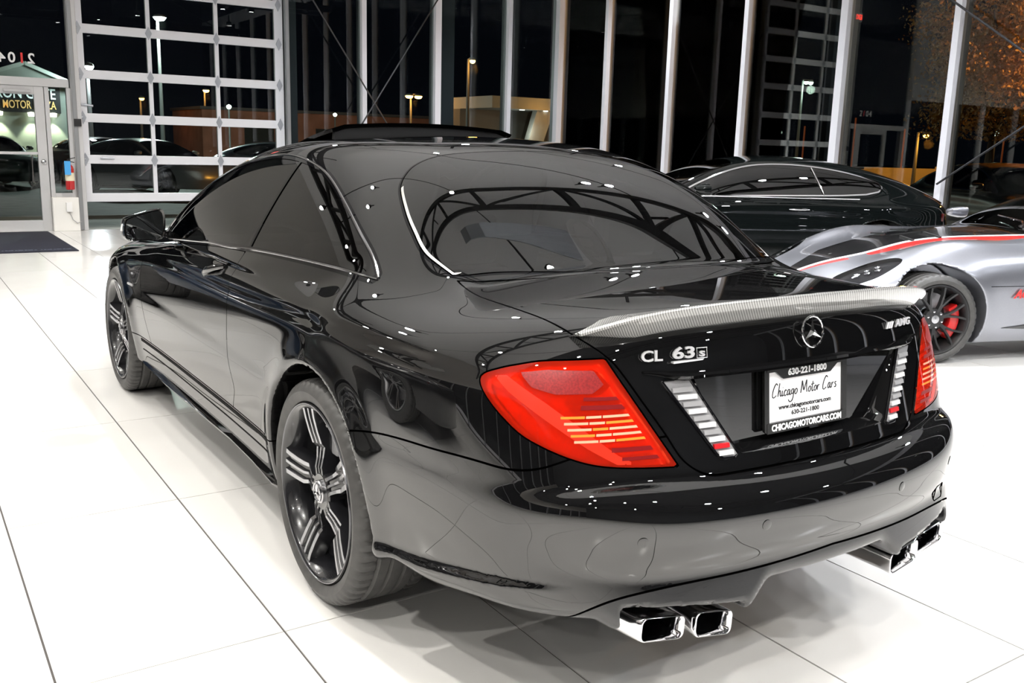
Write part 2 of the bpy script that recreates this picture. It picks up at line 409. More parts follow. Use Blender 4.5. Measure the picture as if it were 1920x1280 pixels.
def coupe_wheel():
    """five-spoke wheel: returns an Empty with its sub-parts"""
    w = empty('wheel')
    rub = noise_mat('tyre_rubber', (.045, .044, .043), (.062, .060, .058), 30, .5, bump=.05)
    blk = mat('wheel_black', (.012, .012, .014), .22, .0, coat=.6, coat_ior=1.6); sil = mat('machined_edge', (.42, .42, .44), .2, 1.)
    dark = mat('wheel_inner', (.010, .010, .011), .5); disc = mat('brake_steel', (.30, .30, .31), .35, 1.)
    link('tyre', tyre_mesh('tyre', WHEEL_R, .282, .262, rub), rub, w)
    MB().lathe([(.284, -.016), (.283, -.004), (.276, .0), (.270, -.003), (.266, -.010), (.258, -.022), (.250, -.05), (.243, -.12), (.247, -.22), (.262, -.25)], 72).obj('rim', blk, w)
    MB().lathe([(.2832, -.003), (.2815, .0016), (.2780, .0014), (.2765, -.001)], 72).obj('rim_edge', mat('rim_edge_grey', (.16, .16, .17), .2, 1.), w)
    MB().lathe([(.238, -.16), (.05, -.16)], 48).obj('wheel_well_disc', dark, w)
    MB().lathe([(.195, -.118), (.195, -.132), (.10, -.132), (.10, -.118), (.195, -.118)], 48).obj('brake_disc', disc, w)
    MB().prism([(-.07, .12), (.05, .12), (.07, .155), (.05, .205), (-.06, .205), (-.09, .16)], -.145, -.06, lambda u, z, y: (u+.02, y, z)).obj('brake_caliper', mat('caliper', (.25, .25, .26), .4), w, bevel=.008)
    # spokes: cross-sections along the radius -> (r, half width, y of face, y of back)
    sec = [(.045, .030, -.026, -.085), (.075, .028, -.025, -.085), (.105, .030, -.034, -.090), (.138, .036, -.040, -.090), (.152, .040, -.029, -.080), (.19, .0405, -.020, -.072), (.235, .042, -.012, -.060), (.264, .045, -.009, -.05)]
    for k in range(5):
        a = math.radians(72*k+6.); ca, sa = math.cos(a), math.sin(a)
        T = lambda t, y, r: (r*ca-t*sa, y, r*sa+t*ca)
        b = MB(); rings = []
        for r, hw, yf, yb in sec:
            g = .008
            ring = [(-hw*1.15, yb), (-hw, yf), (-hw*.62, yf), (-hw*.52, yf-g), (-hw*.22, yf-g), (-hw*.14, yf), (hw*.14, yf), (hw*.22, yf-g), (hw*.52, yf-g), (hw*.62, yf), (hw, yf), (hw*1.15, yb)]
            rings.append([T(t, y, r) for t, y in ring])
        b.loft(rings); sp = b.obj('spoke', blk, w, angle=25)
        for c, wd in ((-.81, .17), (0., .11), (.81, .17)):
            e = MB(); rr = []
            for r, hw, yf, yb in sec[1:]:
                t0, t1 = hw*(c-wd), hw*(c+wd)
                rr.append([T(t0, yf+.0012, r), T(t1, yf+.0012, r), T(t1, yf-.002, r), T(t0, yf-.002, r)])
            e.loft(rr); e.smooth = False; e.obj('spoke_edge', sil, w)
    MB().lathe([(.066, -.09), (.064, -.030), (.056, -.024), (.040, -.026), (.0, -.026)], 40).obj('hub', blk, w)
    cap = MB(); cap.lathe([(.037, -.030), (.037, -.018), (.034, -.015), (.0, -.013)], 36); cap.obj('centre_cap', mat('cap_silver', (.55, .55, .57), .22, 1.), w)
    st = MB()
    for k in range(3):
        a = math.radians(90+120*k); st.add([(0, -.0095, 0), (.006*math.cos(a+.9), -.0118, .006*math.sin(a+.9)), (.028*math.cos(a), -.0118, .028*math.sin(a)), (.006*math.cos(a-.9), -.0118, .006*math.sin(a-.9))], [(0, 1, 2), (0, 2, 3)])
    st.tube([(.029*math.cos(t), -.0125, .029*math.sin(t)) for t in np.linspace(0, 2*math.pi, 28, endpoint=False)], .0022, 6, True); st.obj('cap_star', mat('chrome', (.8, .8, .82), .06, 1.), w)
    for k in range(5):
        a = math.radians(72*k+42); MB().lathe([(.0095, -.05), (.0095, -.030), (.006, -.028), (0, -.032)], 10).obj('wheel_bolt', mat('bolt_steel', (.2, .2, .21), .3, 1.), w).location = (.053*math.cos(a), 0, .053*math.sin(a))
    v = MB(); a = math.radians(100); v.tube([(.238*math.cos(a), -.06, .238*math.sin(a)), (.225*math.cos(a), -.030, .225*math.sin(a))], .004, 8); v.obj('valve', mat('valve_tip', (.6, .6, .6), .3, .6), w)
    return w
# ---------------------------------------------------------------- the black coupe
def build_coupe():
    paint = mat('black_paint', (.0035, .0035, .0038), .35, 0., coat=1., coat_ior=1.84, spec=0.)
    glass = glass_mat('tinted_glass', (.05, .055, .06), 1.98); trim = mat('gloss_black_trim', (.004, .004, .005), .3, 0., coat=1., coat_ior=1.36, spec=0.)
    gapm = mat('panel_gap_black', (.002, .002, .002), .9, spec=0.); chrome = mat('chrome', (.8, .8, .82), .06, 1.); plastic = mat('black_plastic', (.012, .012, .013), .45)
    car = tag(empty('coupe', (1.3, 0, 0)), 'glossy black two-door coupe seen from behind with red tail lamps, nearest the camera', 'car')
    OFF = Vector((-1.3, 0, 0))
    def P_(o): o.parent = car; o.location = Vector(o.location)+OFF; return o
    H = body_half(coupe_F, (-1.4, 0, .16), (4.0, 1.05, 1.53), .0175, 1)
    # --- outline curves on the surface
    rw = smooth_curve([(-.492, 0), (-.487, .117), (-.461, .28), (-.425, .423), (-.387, .55), (-.352, .642)], 6)
    rw2 = smooth_curve([(-.352, .648), (-.24, .673), (-.138, .663), (-.043, .642), (.066, .602), (.120, .547), (.142, .49), (.154, .404), (.155, .281), (.150, .12), (.148, 0)], 6)
    half = np.vstack([rw, rw2]); RW = np.vstack([half, half[::-1]*[1, -1]])
    ws = smooth_curve([(2.66, 0), (2.62, .3), (2.52, .55), (2.38, .705), (2.2, .72), (1.95, .685), (1.72, .635), (1.55, .585), (1.49, .5), (1.46, .3), (1.45, 0)], 5)
    WS = np.vstack([ws, ws[::-1]*[1, -1]])
    DLO = np.vstack([smooth_curve([(1.935, .962), (1.60, .985), (1.286, 1.007), (.908, 1.025), (.4, 1.038), (.088, 1.039), (-.135, 1.036)], 6),
                     smooth_curve([(-.135, 1.040), (-.005, 1.105), (.298, 1.227), (.594, 1.314), (.885, 1.352), (1.18, 1.354), (1.494, 1.315), (1.72, 1.247), (1.90, 1.155), (2.04, 1.03), (2.06, .985), (1.99, .962)], 6)])
    LU = lambda P: -(.63*P[:, 0]+.78*P[:, 1])
    LAMP = np.vstack([smooth_curve([(.150, .951), (.0147, .943), (-.0555, .929), (-.0968, .917), (-.1316, .902), (-.140, .886), (-.128, .862), (-.105, .836), (-.075, .809), (-.033, .778), (.0233, .752), (.0775, .732), (.1316, .717), (.184, .709), (.253, .703), (.335, .698)], 5)])
    Yt = Spl([(.60, .36), (.677, .412), (.704, .440), (.756, .474), (.836, .523), (.916, .574), (.957, .606), (.98, .630), (1.0, .646), (1.03, .649), (1.10, .649)])
    Zb = Spl([(-1.3, .742), (-1.02, .738), (-.985, .712), (-.953, .700), (-.866, .700), (-.685, .693), (-.56, .683), (-.30, .640), (-.2, .615)])
    Zg = Spl([(0, .443), (.37, .434), (.59, .424), (.66, .409), (.71, .385), (.76, .345), (.85, .25)])
    sR = Spl([(.38, .888), (.43, .868), (.49, .832), (.55, .858), (.64, .900), (.75, .905), (.87, .912), (.96, .905), (1.03, .868)])
    sF = Spl([(.36, 2.18), (.44, 2.228), (.594, 2.307), (.727, 2.33), (.85, 2.315), (.95, 2.27), (1.0, 2.2)])
    zbelt = Spl([(2.4, .94), (1.92, .962), (1.29, 1.007), (.91, 1.025), (.4, 1.038)][::-1])
    f_rw = lambda P: np.minimum(poly_field(P[:, 0], P[:, 1], RW), P[:, 2]-.95)
    f_ws = lambda P: np.minimum(poly_field(P[:, 0], P[:, 1], WS), P[:, 2]-.93)
    f_dl = lambda P: np.minimum(poly_field(P[:, 0], P[:, 2], DLO), P[:, 1]-.45)
    f_lp = lambda P: np.minimum(np.minimum(poly_field(LU(P), P[:, 2], LAMP), -.74-P[:, 0]), P[:, 1]-.3)
    f_tr = lambda P: np.minimum(smin(Yt(P[:, 2])-P[:, 1], P[:, 2]-.667, .07), (-.515+.33*P[:, 1]**2)-P[:, 0])
    f_bm = lambda P: np.minimum(Zb(P[:, 0])-P[:, 2], -.18-P[:, 0])
    f_df = lambda P: np.minimum(Zg(P[:, 1])-P[:, 2], -.93-P[:, 0])
    f_dr = lambda P: np.minimum(np.minimum(np.minimum(P[:, 0]-sR(P[:, 2]), sF(P[:, 2])-P[:, 0]), np.minimum(P[:, 2]-.408, zbelt(P[:, 0])-.016-P[:, 2])), P[:, 1]-.6)
    f_sk = lambda P: np.minimum(np.minimum(.408-P[:, 2], P[:, 1]-.55), np.minimum(P[:, 0]-.30, 2.66-P[:, 0]))
    w = .0028
    gaps = [(f_rw, 0), (f_tr, 0), (f_bm, 0), (f_df, 0), (f_dr, 0), (f_lp, 0), (f_sk, 0)]
    strips = []
    for fn, _ in gaps:
        m = clip(H, .0055-fn(H[0])); m = clip(m, fn(m[0])+.0055)
        if fn is not f_lp: m = clip(m, .003-f_lp(m[0]))
        if fn in (f_bm, f_df, f_sk): m = clip(m, .003-f_tr(m[0]))
        if fn is f_bm: m = clip(m, .003-f_df(m[0]))
        strips.append((m[0]-m[1]*.007, m[1], m[2]))
    R = H
    g, R = clip(R, f_rw(R[0])-.001), clip(R, -f_rw(R[0])-w)
    # trim ring round the rear window
    tr_rw, R = clip(R, f_rw(R[0])+.009), clip(R, -f_rw(R[0])-.009)
    wsg, R = clip(R, f_ws(R[0])), clip(R, -f_ws(R[0]))
    dl, R = clip(R, f_dl(R[0])+.016), clip(R, -f_dl(R[0])-.016)
    dtrim, dl = clip(dl, .004-f_dl(dl[0])), clip(dl, f_dl(dl[0])-.004)
    lens, R = clip(R, f_lp(R[0])-.001), clip(R, -f_lp(R[0])-w)
    trunk, R = clip(R, f_tr(R[0])-w), clip(R, -f_tr(R[0])-w)
    rp_ = [(.398, .894), (.392, .882), (.293, .722), (.272, .708)]
    RECESS = np.array(rp_+[(-q, z) for q, z in rp_[::-1]])
    trunk = clip(trunk, -np.where(trunk[0][:, 0] < -.95, poly_field(trunk[0][:, 1], trunk[0][:, 2], RECESS), -1.))
    dif, R = clip(R, f_df(R[0])-w), clip(R, -f_df(R[0])-w)
    bum, R = clip(R, f_bm(R[0])-w), clip(R, -f_bm(R[0])-w)
    door, R = clip(R, f_dr(R[0])-w), clip(R, -f_dr(R[0])-w)
    sk, R = clip(R, f_sk(R[0])-w), clip(R, -f_sk(R[0])-w)
    push = lambda M, d: (M[0]-M[1]*d, M[1], M[2])
    P_(mesh_np('body', both(R), paint))
    P_(mesh_np('panel_gap', both(join(*strips)), gapm))
    P_(mesh_np('rear_window', both(g), glass)); P_(mesh_np('rear_window_trim', both(tr_rw), trim)); P_(mesh_np('windscreen', both(wsg), glass))
    P_(mesh_np('trunk_lid', both(trunk), paint)); P_(mesh_np('rear_bumper', both(bum), paint))
    P_(mesh_np('rear_diffuser', both(dif), mat('satin_black', (.02, .02, .021), .22, 0., coat=.5)))
    xs = dl[0][:, 0]
    dg, qg = clip(dl, xs-.872), clip(dl, .852-xs); pil = clip(clip(dl, xs-.852), .872-clip(dl, xs-.852)[0][:, 0])
    for s_, fx in ((1, lambda M: M), (-1, mirror)):
        P_(mesh_np('door', fx(door), paint)); P_(mesh_np('side_skirt', fx(sk), paint))
        P_(mesh_np('door_window', fx(push(dg, .003)), glass)); P_(mesh_np('quarter_window', fx(push(qg, .003)), glass))
        P_(mesh_np('window_trim', fx(join(dtrim, pil)), trim))
    # --- bright mouldings: edge of the rear window, outline of the side glass
    def on_side(x, z):
        lo, hi = np.full(len(x), .3), np.full(len(x), 1.02)
        for _ in range(40):
            m = (lo+hi)/2; ins = coupe_F(x, m, z) < 0; lo = np.where(ins, m, lo); hi = np.where(ins, hi, m)
        return lo
    dchrome = mat('dark_chrome', (.30, .30, .31), .1, 1.); ctr = DLO.mean(0)
    ol = np.array([p+(p-ctr)/np.linalg.norm(p-ctr)*.012 for p in DLO]); ol = np.vstack([ol, ol[:1]]); ol = np.array([ol[0]]+[p for a, p in zip(ol[:-1], ol[1:]) if np.linalg.norm(p-a) > .004])
    yy = on_side(ol[:, 0], ol[:, 1])
    wm = clip(clip(g, .0085-f_rw(g[0])), clip(g, .0085-f_rw(g[0]))[0][:, 1]-.50); wm = clip(wm, np.minimum(.06-wm[0][:, 0], wm[0][:, 0]+.352))
    for s_, fx in ((1, lambda M: M), (-1, mirror)):
        b = MB(); b.tube([(x, s_*(y+.001), z) for (x, z), y in zip(ol, yy)], .0045, 6, True); P_(b.obj('window_moulding', dchrome))
        P_(mesh_np('rear_window_moulding', fx((wm[0]+wm[1]*.0015, wm[1], wm[2])), mat('moulding_satin', (.42, .42, .41), .35, .5)))
    # --- black rubbing strips along the sill (grooves)
    rubber = mat('sill_rubber', (.006, .006, .006), .8, spec=.1)
    for z0, z1 in ((.383, .400), (.337, .343)):
        m = clip(clip(sk, sk[0][:, 2]-z0), z1-clip(sk, sk[0][:, 2]-z0)[0][:, 2]); m = clip(m, np.minimum(m[0][:, 0]-.43, 2.42-m[0][:, 0])); m = (m[0]+m[1]*.0012, m[1], m[2])
        P_(mesh_np('sill_strip', m, rubber)); P_(mesh_np('sill_strip', mirror(m), rubber))
    # --- skirt blade along the sill bottom
    for s_ in (1, -1):
        b = MB(); rr = []
        for x, z, o in [(2.50, .265, .0), (2.42, .258, .014), (2.0, .250, .024), (1.5, .252, .022), (1.0, .256, .016), (.7, .250, .018), (.45, .243, .018), (.40, .245, .0)]:
            y = coupe_side(np.array([x]), np.array([z]))[0]
            rr.append([(x, s_*(y-.05), z-.020), (x, s_*(y+o-.004), z-.016), (x, s_*(y+o), z-.006), (x, s_*(y+o-.012), z+.010), (x, s_*(y-.01), z+.03), (x, s_*(y-.05), z+.03)])
        b.loft(rr); P_(b.obj('skirt_blade', paint))
    # --- tail lamps: red lens over a moulded reflector
    lens_m = red_lens(); refl = mat('lamp_reflector', (.95, .90, .86), .28, .0); lamp_dk = mat('lamp_recess', (.30, .12, .10), .35); amber = mat('lamp_amber', (1., .62, .25), .25); bowl = mat('lamp_chrome', (.95, .85, .70), .25, .6)
    optic_pale = mat('optic_pale', (.90, .34, .22), .15, 0., coat=1.); amber_glint = mat('amber_glint', (.95, .22, .03), .15, 0., coat=1.); optic_band = mat('optic_band', (.62, .020, .006), .3, 0., coat=.15); optic_dark = mat('optic_dark', (.16, .003, .004), .3, 0., coat=.2); optic_dull = noise_mat('optic_dull', (.16, .004, .005), (.26, .010, .010), 220, .4)
    lm = (lens[0], lens[1], lens[2])
    inner = (lens[0]-lens[1]*.020, lens[1], lens[2])
    u, z = LU(lens[0]), lens[0][:, 2]
    diag = lambda uu, zz: (uu-(-.06))*.72-(.925-zz)*1.0          # rises above the sweeping light band
    dd = diag(u, z)
    top_dark = np.minimum(np.minimum(poly_field(u, z, [(-.06, .918), (.03, .926), (.13, .925), (.165, .885), (.13, .868), (.04, .870), (-.03, .885)]), .012-0*u), 1)
    for fx in (lambda M: M, mirror):
        lamp = P_(mesh_np('tail_lamp', fx(lm), lens_m)); lamp['label'] = 'red tail lamp with ribbed lens'
        def S(name, M, m):
            if len(M[2]): o = mesh_np(name, fx(M), m); o.parent = lamp
        du = poly_field(u, z, [(-.06, .918), (.03, .930), (.13, .930), (.172, .890), (.15, .872), (.04, .872), (-.03, .885)])
        A = clip(inner, du); B = clip(inner, -du); uB, zB = LU(B[0]), B[0][:, 2]
        S('reflector_panel', (A[0]+A[1]*.004, A[1], A[2]), lamp_dk)
        d2 = poly_field(uB, zB, [(-.118, .880), (-.085, .868), (.0, .815), (.09, .762), (.16, .722), (.10, .722), (.02, .750), (-.05, .800), (-.10, .846)])
        Cc = clip(B, d2); B2 = clip(B, -d2); S('lower_reflector', (Cc[0]-Cc[1]*.012, Cc[1], Cc[2]), amber)
        S('light_band', (B2[0], B2[1], B2[2]), refl)
        # ribs on the inner half of the lamp
        for k in range(9):
            zc = .856-.0165*k; F0 = lens; uu, zz = LU(F0[0]), F0[0][:, 2]
            f = np.minimum(np.minimum(.0048-np.abs(zz-zc), uu-(.06+.42*(.856-zc)*2.0)), (.137+(.951-zz)*.745)-.012-uu)
            r_ = clip(F0, f); S('lens_rib', (r_[0]-r_[1]*(.004 if k % 2 else .010), r_[1], r_[2]), bowl if 2 < k < 8 else lamp_dk)
        # moulded optics on the outside of the lens
        out = lambda M, d=.0007: (M[0]+M[1]*d, M[1], M[2])
        uu, zz = LU(lens[0]), lens[0][:, 2]; edge_in = (.137+(.951-zz)*.745)-.020-uu
        def bar(z0, z1, u0, u1, tilt=0.):
            M = lens
            for f in (lambda P: P[:, 2]-tilt*(LU(P)-.12)-z0, lambda P: z1-P[:, 2]+tilt*(LU(P)-.12), lambda P: LU(P)-u0, lambda P: u1-LU(P), lambda P: (.137+(.951-P[:, 2])*.745)-.020-LU(P)): M = clip(M, f(M[0]))
            return M
        for k in range(5):
            zc = .822-.0135*k; left = .055+.62*(.822-zc)
            for j in range(3):
                a0, a1 = [(0, .055), (.058, .093), (.096, .2)][j]
                S('optic_bar', out(bar(zc-.0028, zc+.0028, left+a0, left+a1, .02)), optic_pale if (k+j) % 3 else amber_glint)  # amber bars are warm glints painted onto the lens
        r_ = clip(lens, poly_field(uu, zz, [(-.105, .902), (-.075, .906), (.02, .852), (.10, .800), (.19, .735), (.235, .712), (.19, .714), (.12, .752), (.02, .815), (-.07, .872)])); S('light_guide', out(r_, .0005), optic_band)
        for z0, z1, ul in ((.838, .848, .10), (.858, .866, .105), (.742, .752, .175), (.722, .730, .20)):
            S('optic_bar', out(bar(z0, z1, ul, .5)), optic_dark)
        r_ = clip(lens, poly_field(uu, zz, [(-.045, .915), (.02, .925), (.125, .925), (.150, .893), (.125, .874), (.04, .872), (-.015, .885)])); S('reflex_panel', out(r_, .0005), optic_dull)
        # faceted bits in the lower reflector
        for k in range(14):
            t = k/13; cu, cz = -.06+.20*t, .822-.085*t+(.006 if k % 2 else -.004)
            F0 = lens; uu, zz = LU(F0[0]), F0[0][:, 2]; f = .0065-np.abs(uu-cu)-np.abs(zz-cz); r_ = clip(F0, f)
            S('reflector_facet', (r_[0]-r_[1]*.022, r_[1], r_[2]), bowl)
    # --- reversing lamps, plate recess
    clear = glass_mat('clear_lens', (.92, .93, .95), 1.5); grey = mat('reverse_grey', (.22, .22, .23), .25); white = mat('reverse_white', (.55, .55, .56), .2)
    Xu = lambda q, z: -1.222+.19*q*q+.15*q**6+cTz(np.array([z]))[0]
    ring = np.vstack([np.linspace(RECESS[i], RECESS[(i+1) % len(RECESS)], 13)[:-1] for i in range(len(RECESS))]); c_ = np.array([0, .80]); b = MB(); rr = []
    for k, d in ((1.012, -.0005), (1., .002), (.985, .006), (.97, .034), (.955, .040), (.5, .040), (.02, .040)):
        rr.append([((Xu(abs(q*k), .8+(z-.8)*k)+d) if d < .02 else max(-1.071+.11*(.07+(z-.8)*k), Xu(abs(q*k), .8+(z-.8)*k)+.004)+(d-.040), *(c_+(np.array([q, z])-c_)*k)) for q, z in ring])
    b.loft(rr, caps=False); P_(b.obj('plate_recess', paint, angle=40))
    for s_ in (1, -1):
        poly = [(.478, .894), (.402, .894), (.288, .712), (.300, .703), (.335, .704), (.352, .716)]
        b = MB(); b.prism(poly, -.003, .05, lambda q, z, d: (Xu(q, z)+d, s_*q, z)); rl = P_(b.obj('reverse_lamp', grey)); rl['label'] = 'clear ribbed reversing lamp'
        for k in range(10):
            zc = .872-.0172*k; t = (.894-zc)/.185; qo = .478-.128*t-.008; qi = .402-.115*t+.012
            if k in (3, 4, 5): qi += .0
            b = MB(); b.add([(Xu(q, zz)+d, s_*q, zz) for zz in (zc-.0052, zc+.0052) for q in (qi, qo) for d in (-.008, .002)], [(0, 1, 3, 2), (4, 6, 7, 5), (0, 4, 5, 1), (2, 3, 7, 6), (0, 2, 6, 4), (1, 5, 7, 3)])
            o = b.obj('lamp_rib', mat('reflector_red', (.45, .01, .015), .3) if k == 8 else (white if k % 2 else mat('rib_grey', (.25, .25, .26), .3))); o.parent = rl
        b = MB(); b.tube([(Xu(q, z)-.003, s_*q, z) for q, z in poly], .0038, 6, True); o = b.obj('lamp_bezel', trim); o.parent = rl
    # --- boot lip, spoiler
    prof = [(0, .006), (-.020, .004), (-.024, -.002), (-.018, -.010), (.004, -.016), (.02, -.016), (.02, .006)]
    b = MB(); rr = []
    for y in np.linspace(-.525, .525, 31):
        q = abs(y); e = min(1., (.527-q)/.08); zc = .908+.010*sstep(.42, .525, q); x0 = Xu(q, zc)
        rr.append([(x0+px*(.25+.75*e), y, zc+pz*(.3+.7*e)) for px, pz in prof])
    b.loft(rr); P_(b.obj('trunk_lip', paint))
    carbon = mat('carbon_weave', (.05, .05, .05), .32, 0., coat=1., coat_ior=1.6)
    nt = carbon.node_tree; bs = nt.nodes['Principled BSDF']; tc = nt.nodes.new('ShaderNodeTexCoord'); mp = nt.nodes.new('ShaderNodeMapping'); mp.inputs['Rotation'].default_value = (.4, 0, .785)
    ck = nt.nodes.new('ShaderNodeTexWave'); ck.inputs['Scale'].default_value = 55; ck.bands_direction = 'Y'; nt.links.new(tc.outputs['Object'], mp.inputs[0]); nt.links.new(mp.outputs[0], ck.inputs[0])
    rp = nt.nodes.new('ShaderNodeValToRGB'); rp.color_ramp.elements[0].color = (.10, .10, .10, 1); rp.color_ramp.elements[1].color = (.40, .40, .39, 1); nt.links.new(ck.outputs['Color'], rp.inputs[0]); nt.links.new(rp.outputs[0], bs.inputs['Base Color'])
    b = MB(); rr = []
    sx = Spl([(0, -1.105), (.25, -1.096), (.45, -1.065), (.58, -1.015), (.655, -.955)]); sz = Spl([(0, 1.082), (.25, 1.079), (.45, 1.067), (.58, 1.040), (.655, 1.008)])
    for y in np.linspace(-.655, .655, 41):
        q = abs(y); xe, ze = float(sx(q)), float(sz(q)); e = min(1., (.656-q)/.12)
        xd = xe+.018+.012*e; zd = ze-.050*e-.004; xl = xe+.13*e+.02; zl = float(cD(xl)-.10*q*q-.10*q**6)-.003
        if q > .6: zl = min(zl, ze-.002)
        rr.append([(xl, y, zl), ((xl+xe)/2, y, (zl+ze)/2-.004), (xe+.012, y, ze), (xe, y, ze-.002), (xe-.001, y, ze-.007), (xe+.012, y, ze-.02*e-.004), (xd, y, zd), (xd+.03, y, zd-.012)])
    b.loft(rr, closed=False); P_(b.obj('rear_spoiler', carbon, angle=50))
    # --- emblems and lettering
    MB_ = MB(); c0 = (-1.079, 0, .980); tl = math.radians(9)
    ring = lambda R, t: (c0[0]+R*math.sin(t)*math.sin(tl)-.004, R*math.cos(t), c0[2]+R*math.sin(t)*math.cos(tl))
    MB_.tube([ring(.0395, t) for t in np.linspace(0, 2*math.pi, 48, endpoint=False)], .0032, 8, True); em = P_(MB_.obj('star_emblem', chrome)); em['label'] = 'chrome three-pointed star in a ring'
    st = MB()
    for k in range(3):
        t = math.pi/2+2*math.pi*k/3; f0 = lambda R, a, d: tuple(np.array(ring(R, a))-np.array([d, 0, 0]))
        st.add([f0(0, 0, .006), f0(.0085, t+1.05, .0), f0(.038, t, .001), f0(.0085, t-1.05, .0)], [(0, 1, 2), (0, 2, 3)])
    o = st.obj('star_point', chrome, angle=5); o.parent = em
    silver_b = mat('badge_silver', (.72, .72, .74), .25, .55)
    def badge(name, s, y, z, size, **k):
        x = Xu(abs(y), z)-.0035; sl = .38*y; n = (1, -sl*1., 0)
        wd = k.pop('w'); o = P_(text(name, s, size, frame_matrix((x, y, z), (.38*y*-1, -1, 0), (.09, 0, 1)), silver_b, None, depth=.0022, **k))
        xs_ = [v.co.x for v in o.data.vertices]; c_x = (max(xs_)+min(xs_))/2
        for v in o.data.vertices: v.co.x = (v.co.x-c_x)*wd/(max(xs_)-min(xs_))
        return o
    badge('model_badge', 'CL', .500, .953, .036, bold=.0007, w=.058); badge('model_badge', '63', .415, .956, .038, bold=.0010, w=.062); badge('model_badge', 's', .3625, .954, .028, bold=.0006, w=.016)
    b = MB(); b.box((Xu(.40, .936)-.006, .352, .9355), (Xu(.40, .936)+.004, .452, .9395)); P_(b.obj('badge_underline', silver_b)); 
    fr = [(.377, .942), (.348, .942), (.348, .966), (.377, .966)]
    b = MB(); b.tube([(Xu(q, z)-.003, q, z) for q, z in fr], .0014, 5, True); P_(b.obj('badge_frame', silver_b))
    badge('brand_badge', 'AMG', -.440, .962, .028, bold=.0010, shear=.1, w=.092)
    for k in range(3):
        y = -.352-.0125*k; b = MB(); b.add([(Xu(abs(y), .96)-.005+d, y+s*.004-.004*(j*2-1)*.5, .9525+.019*j) for j in (0, 1) for s in (-1, 1) for d in (0, .004)], [(0, 1, 3, 2), (4, 6, 7, 5), (0, 4, 5, 1), (2, 3, 7, 6), (0, 2, 6, 4), (1, 5, 7, 3)]); P_(b.obj('badge_bar', silver_b))
    for q, z in ((.264, .553), (.62, .545)):
        for s_ in (1, -1):
            P0 = project(coupe_F, np.array([[-1.2, s_*q, z]]), 8)[0]; N0 = gradF(coupe_F, P0[None])[0]; N0 /= np.linalg.norm(N0)
            b = MB(); b.lathe([(.0135, -.002), (.0135, .0008), (.0125, .0012), (0, .0012)], 24, 'z'); o = b.obj('parking_sensor', paint)
            o.matrix_local = Vector(N0).to_track_quat('Z', 'Y').to_matrix().to_4x4(); o.location = P0; P_(o)
    for s_ in (1, -1):      # tow-eye cover and wing badge
        def rear_x(q, z):
            lo, hi = -1.4, -.9
            for _ in range(40):
                m = (lo+hi)/2
                if coupe_F(np.array([m]), np.array([q]), np.array([z]))[0] < 0: hi = m
                else: lo = m
            return hi
        c = np.array([[rear_x(s_*q, z), s_*q, z] for q, z in ((.530, .486), (.585, .482), (.592, .476), (.595, .444), (.588, .438), (.530, .440), (.524, .446), (.523, .480))])
        if s_ < 0: b = MB(); b.tube([tuple(p) for p in c], .0018, 5, True); P_(b.obj('tow_eye_cover', gapm))
        for x0, x1 in ((2.50, 2.545), (2.552, 2.575)):
            c = project(coupe_F, np.array([[x, s_*.95, .665+.02*(x-2.5)] for x in np.linspace(x0, x1, 4)]), 8); b = MB(); b.tube([tuple(p) for p in c], .0065, 6); P_(b.obj('wing_badge', silver_b))
    # --- licence plate
    px = -1.083; blk = mat('frame_black', (.006, .006, .006), .25); wht = mat('plate_white', (.93, .93, .95), .4); ink = mat('ink_black', (.01, .01, .012), .6); lett = mat('lettering_white', (.85, .85, .87), .5)
    sl = lambda z: px+.11*(z-.73)      # leans forward with height
    X = lambda y, z, d: (sl(z)-d, y, z)
    b = MB(); b.prism([(-.150, .736), (.150, .736), (.150, .884), (-.150, .884)], .0, .004, X); plate = P_(b.obj('licence_plate', wht)); plate['label'] = 'white dealer plate in a black frame'
    def part(name, poly, d0, d1, m, bevel=0.):
        b = MB(); b.prism(poly, d0, d1, X); o = b.obj(name, m, plate, bevel=bevel); return o
    part('frame_side', [(.150, .728), (.160, .734), (.160, .890), (.150, .894), (.143, .884), (.143, .745)], .002, .010, blk); part('frame_side', [(-.150, .728), (-.160, .734), (-.160, .890), (-.150, .894), (-.143, .884), (-.143, .745)], .002, .010, blk)
    part('frame_bottom', [(.152, .728), (-.152, .728), (-.152, .754), (.152, .754)], .003, .011, blk); part('frame_top', [(.152, .894), (-.152, .894), (-.152, .884), (-.120, .884), (-.092, .864), (.092, .864), (.120, .884), (.152, .884)], .003, .011, blk)
    TM = lambda y, z, d: frame_matrix(X(y, z, d), (0, -1, 0), (.11, 0, 1))
    for nm, s, z, size, d, m, k in (('frame_lettering', 'CHICAGOMOTORCARS.COM', .7405, .0225, .0116, lett, dict(bold=.0009, width=1.0)), ('frame_lettering', '630-221-1800', .8785, .0225, .0116, lett, dict(bold=.0009)),
                               ('plate_lettering', 'www.chicagomotorcars.com', .789, .0165, .0046, ink, dict(bold=.0005)), ('plate_lettering', '630-221-1800', .7705, .0165, .0046, ink, dict(width=1.05, bold=.0004))):
        o = text(nm, s, size, TM(0, z, d), m, None, depth=.0004, **k); W0 = max(v.co.x for v in o.data.vertices)-min(v.co.x for v in o.data.vertices)
        tgt = {'CHICAGOMOTORCARS.COM': .272, '630-221-1800': .150 if nm[0] == 'f' else .108, 'www.chicagomotorcars.com': .205}[s]
        for v in o.data.vertices: v.co.x *= tgt/W0
        o.parent = plate
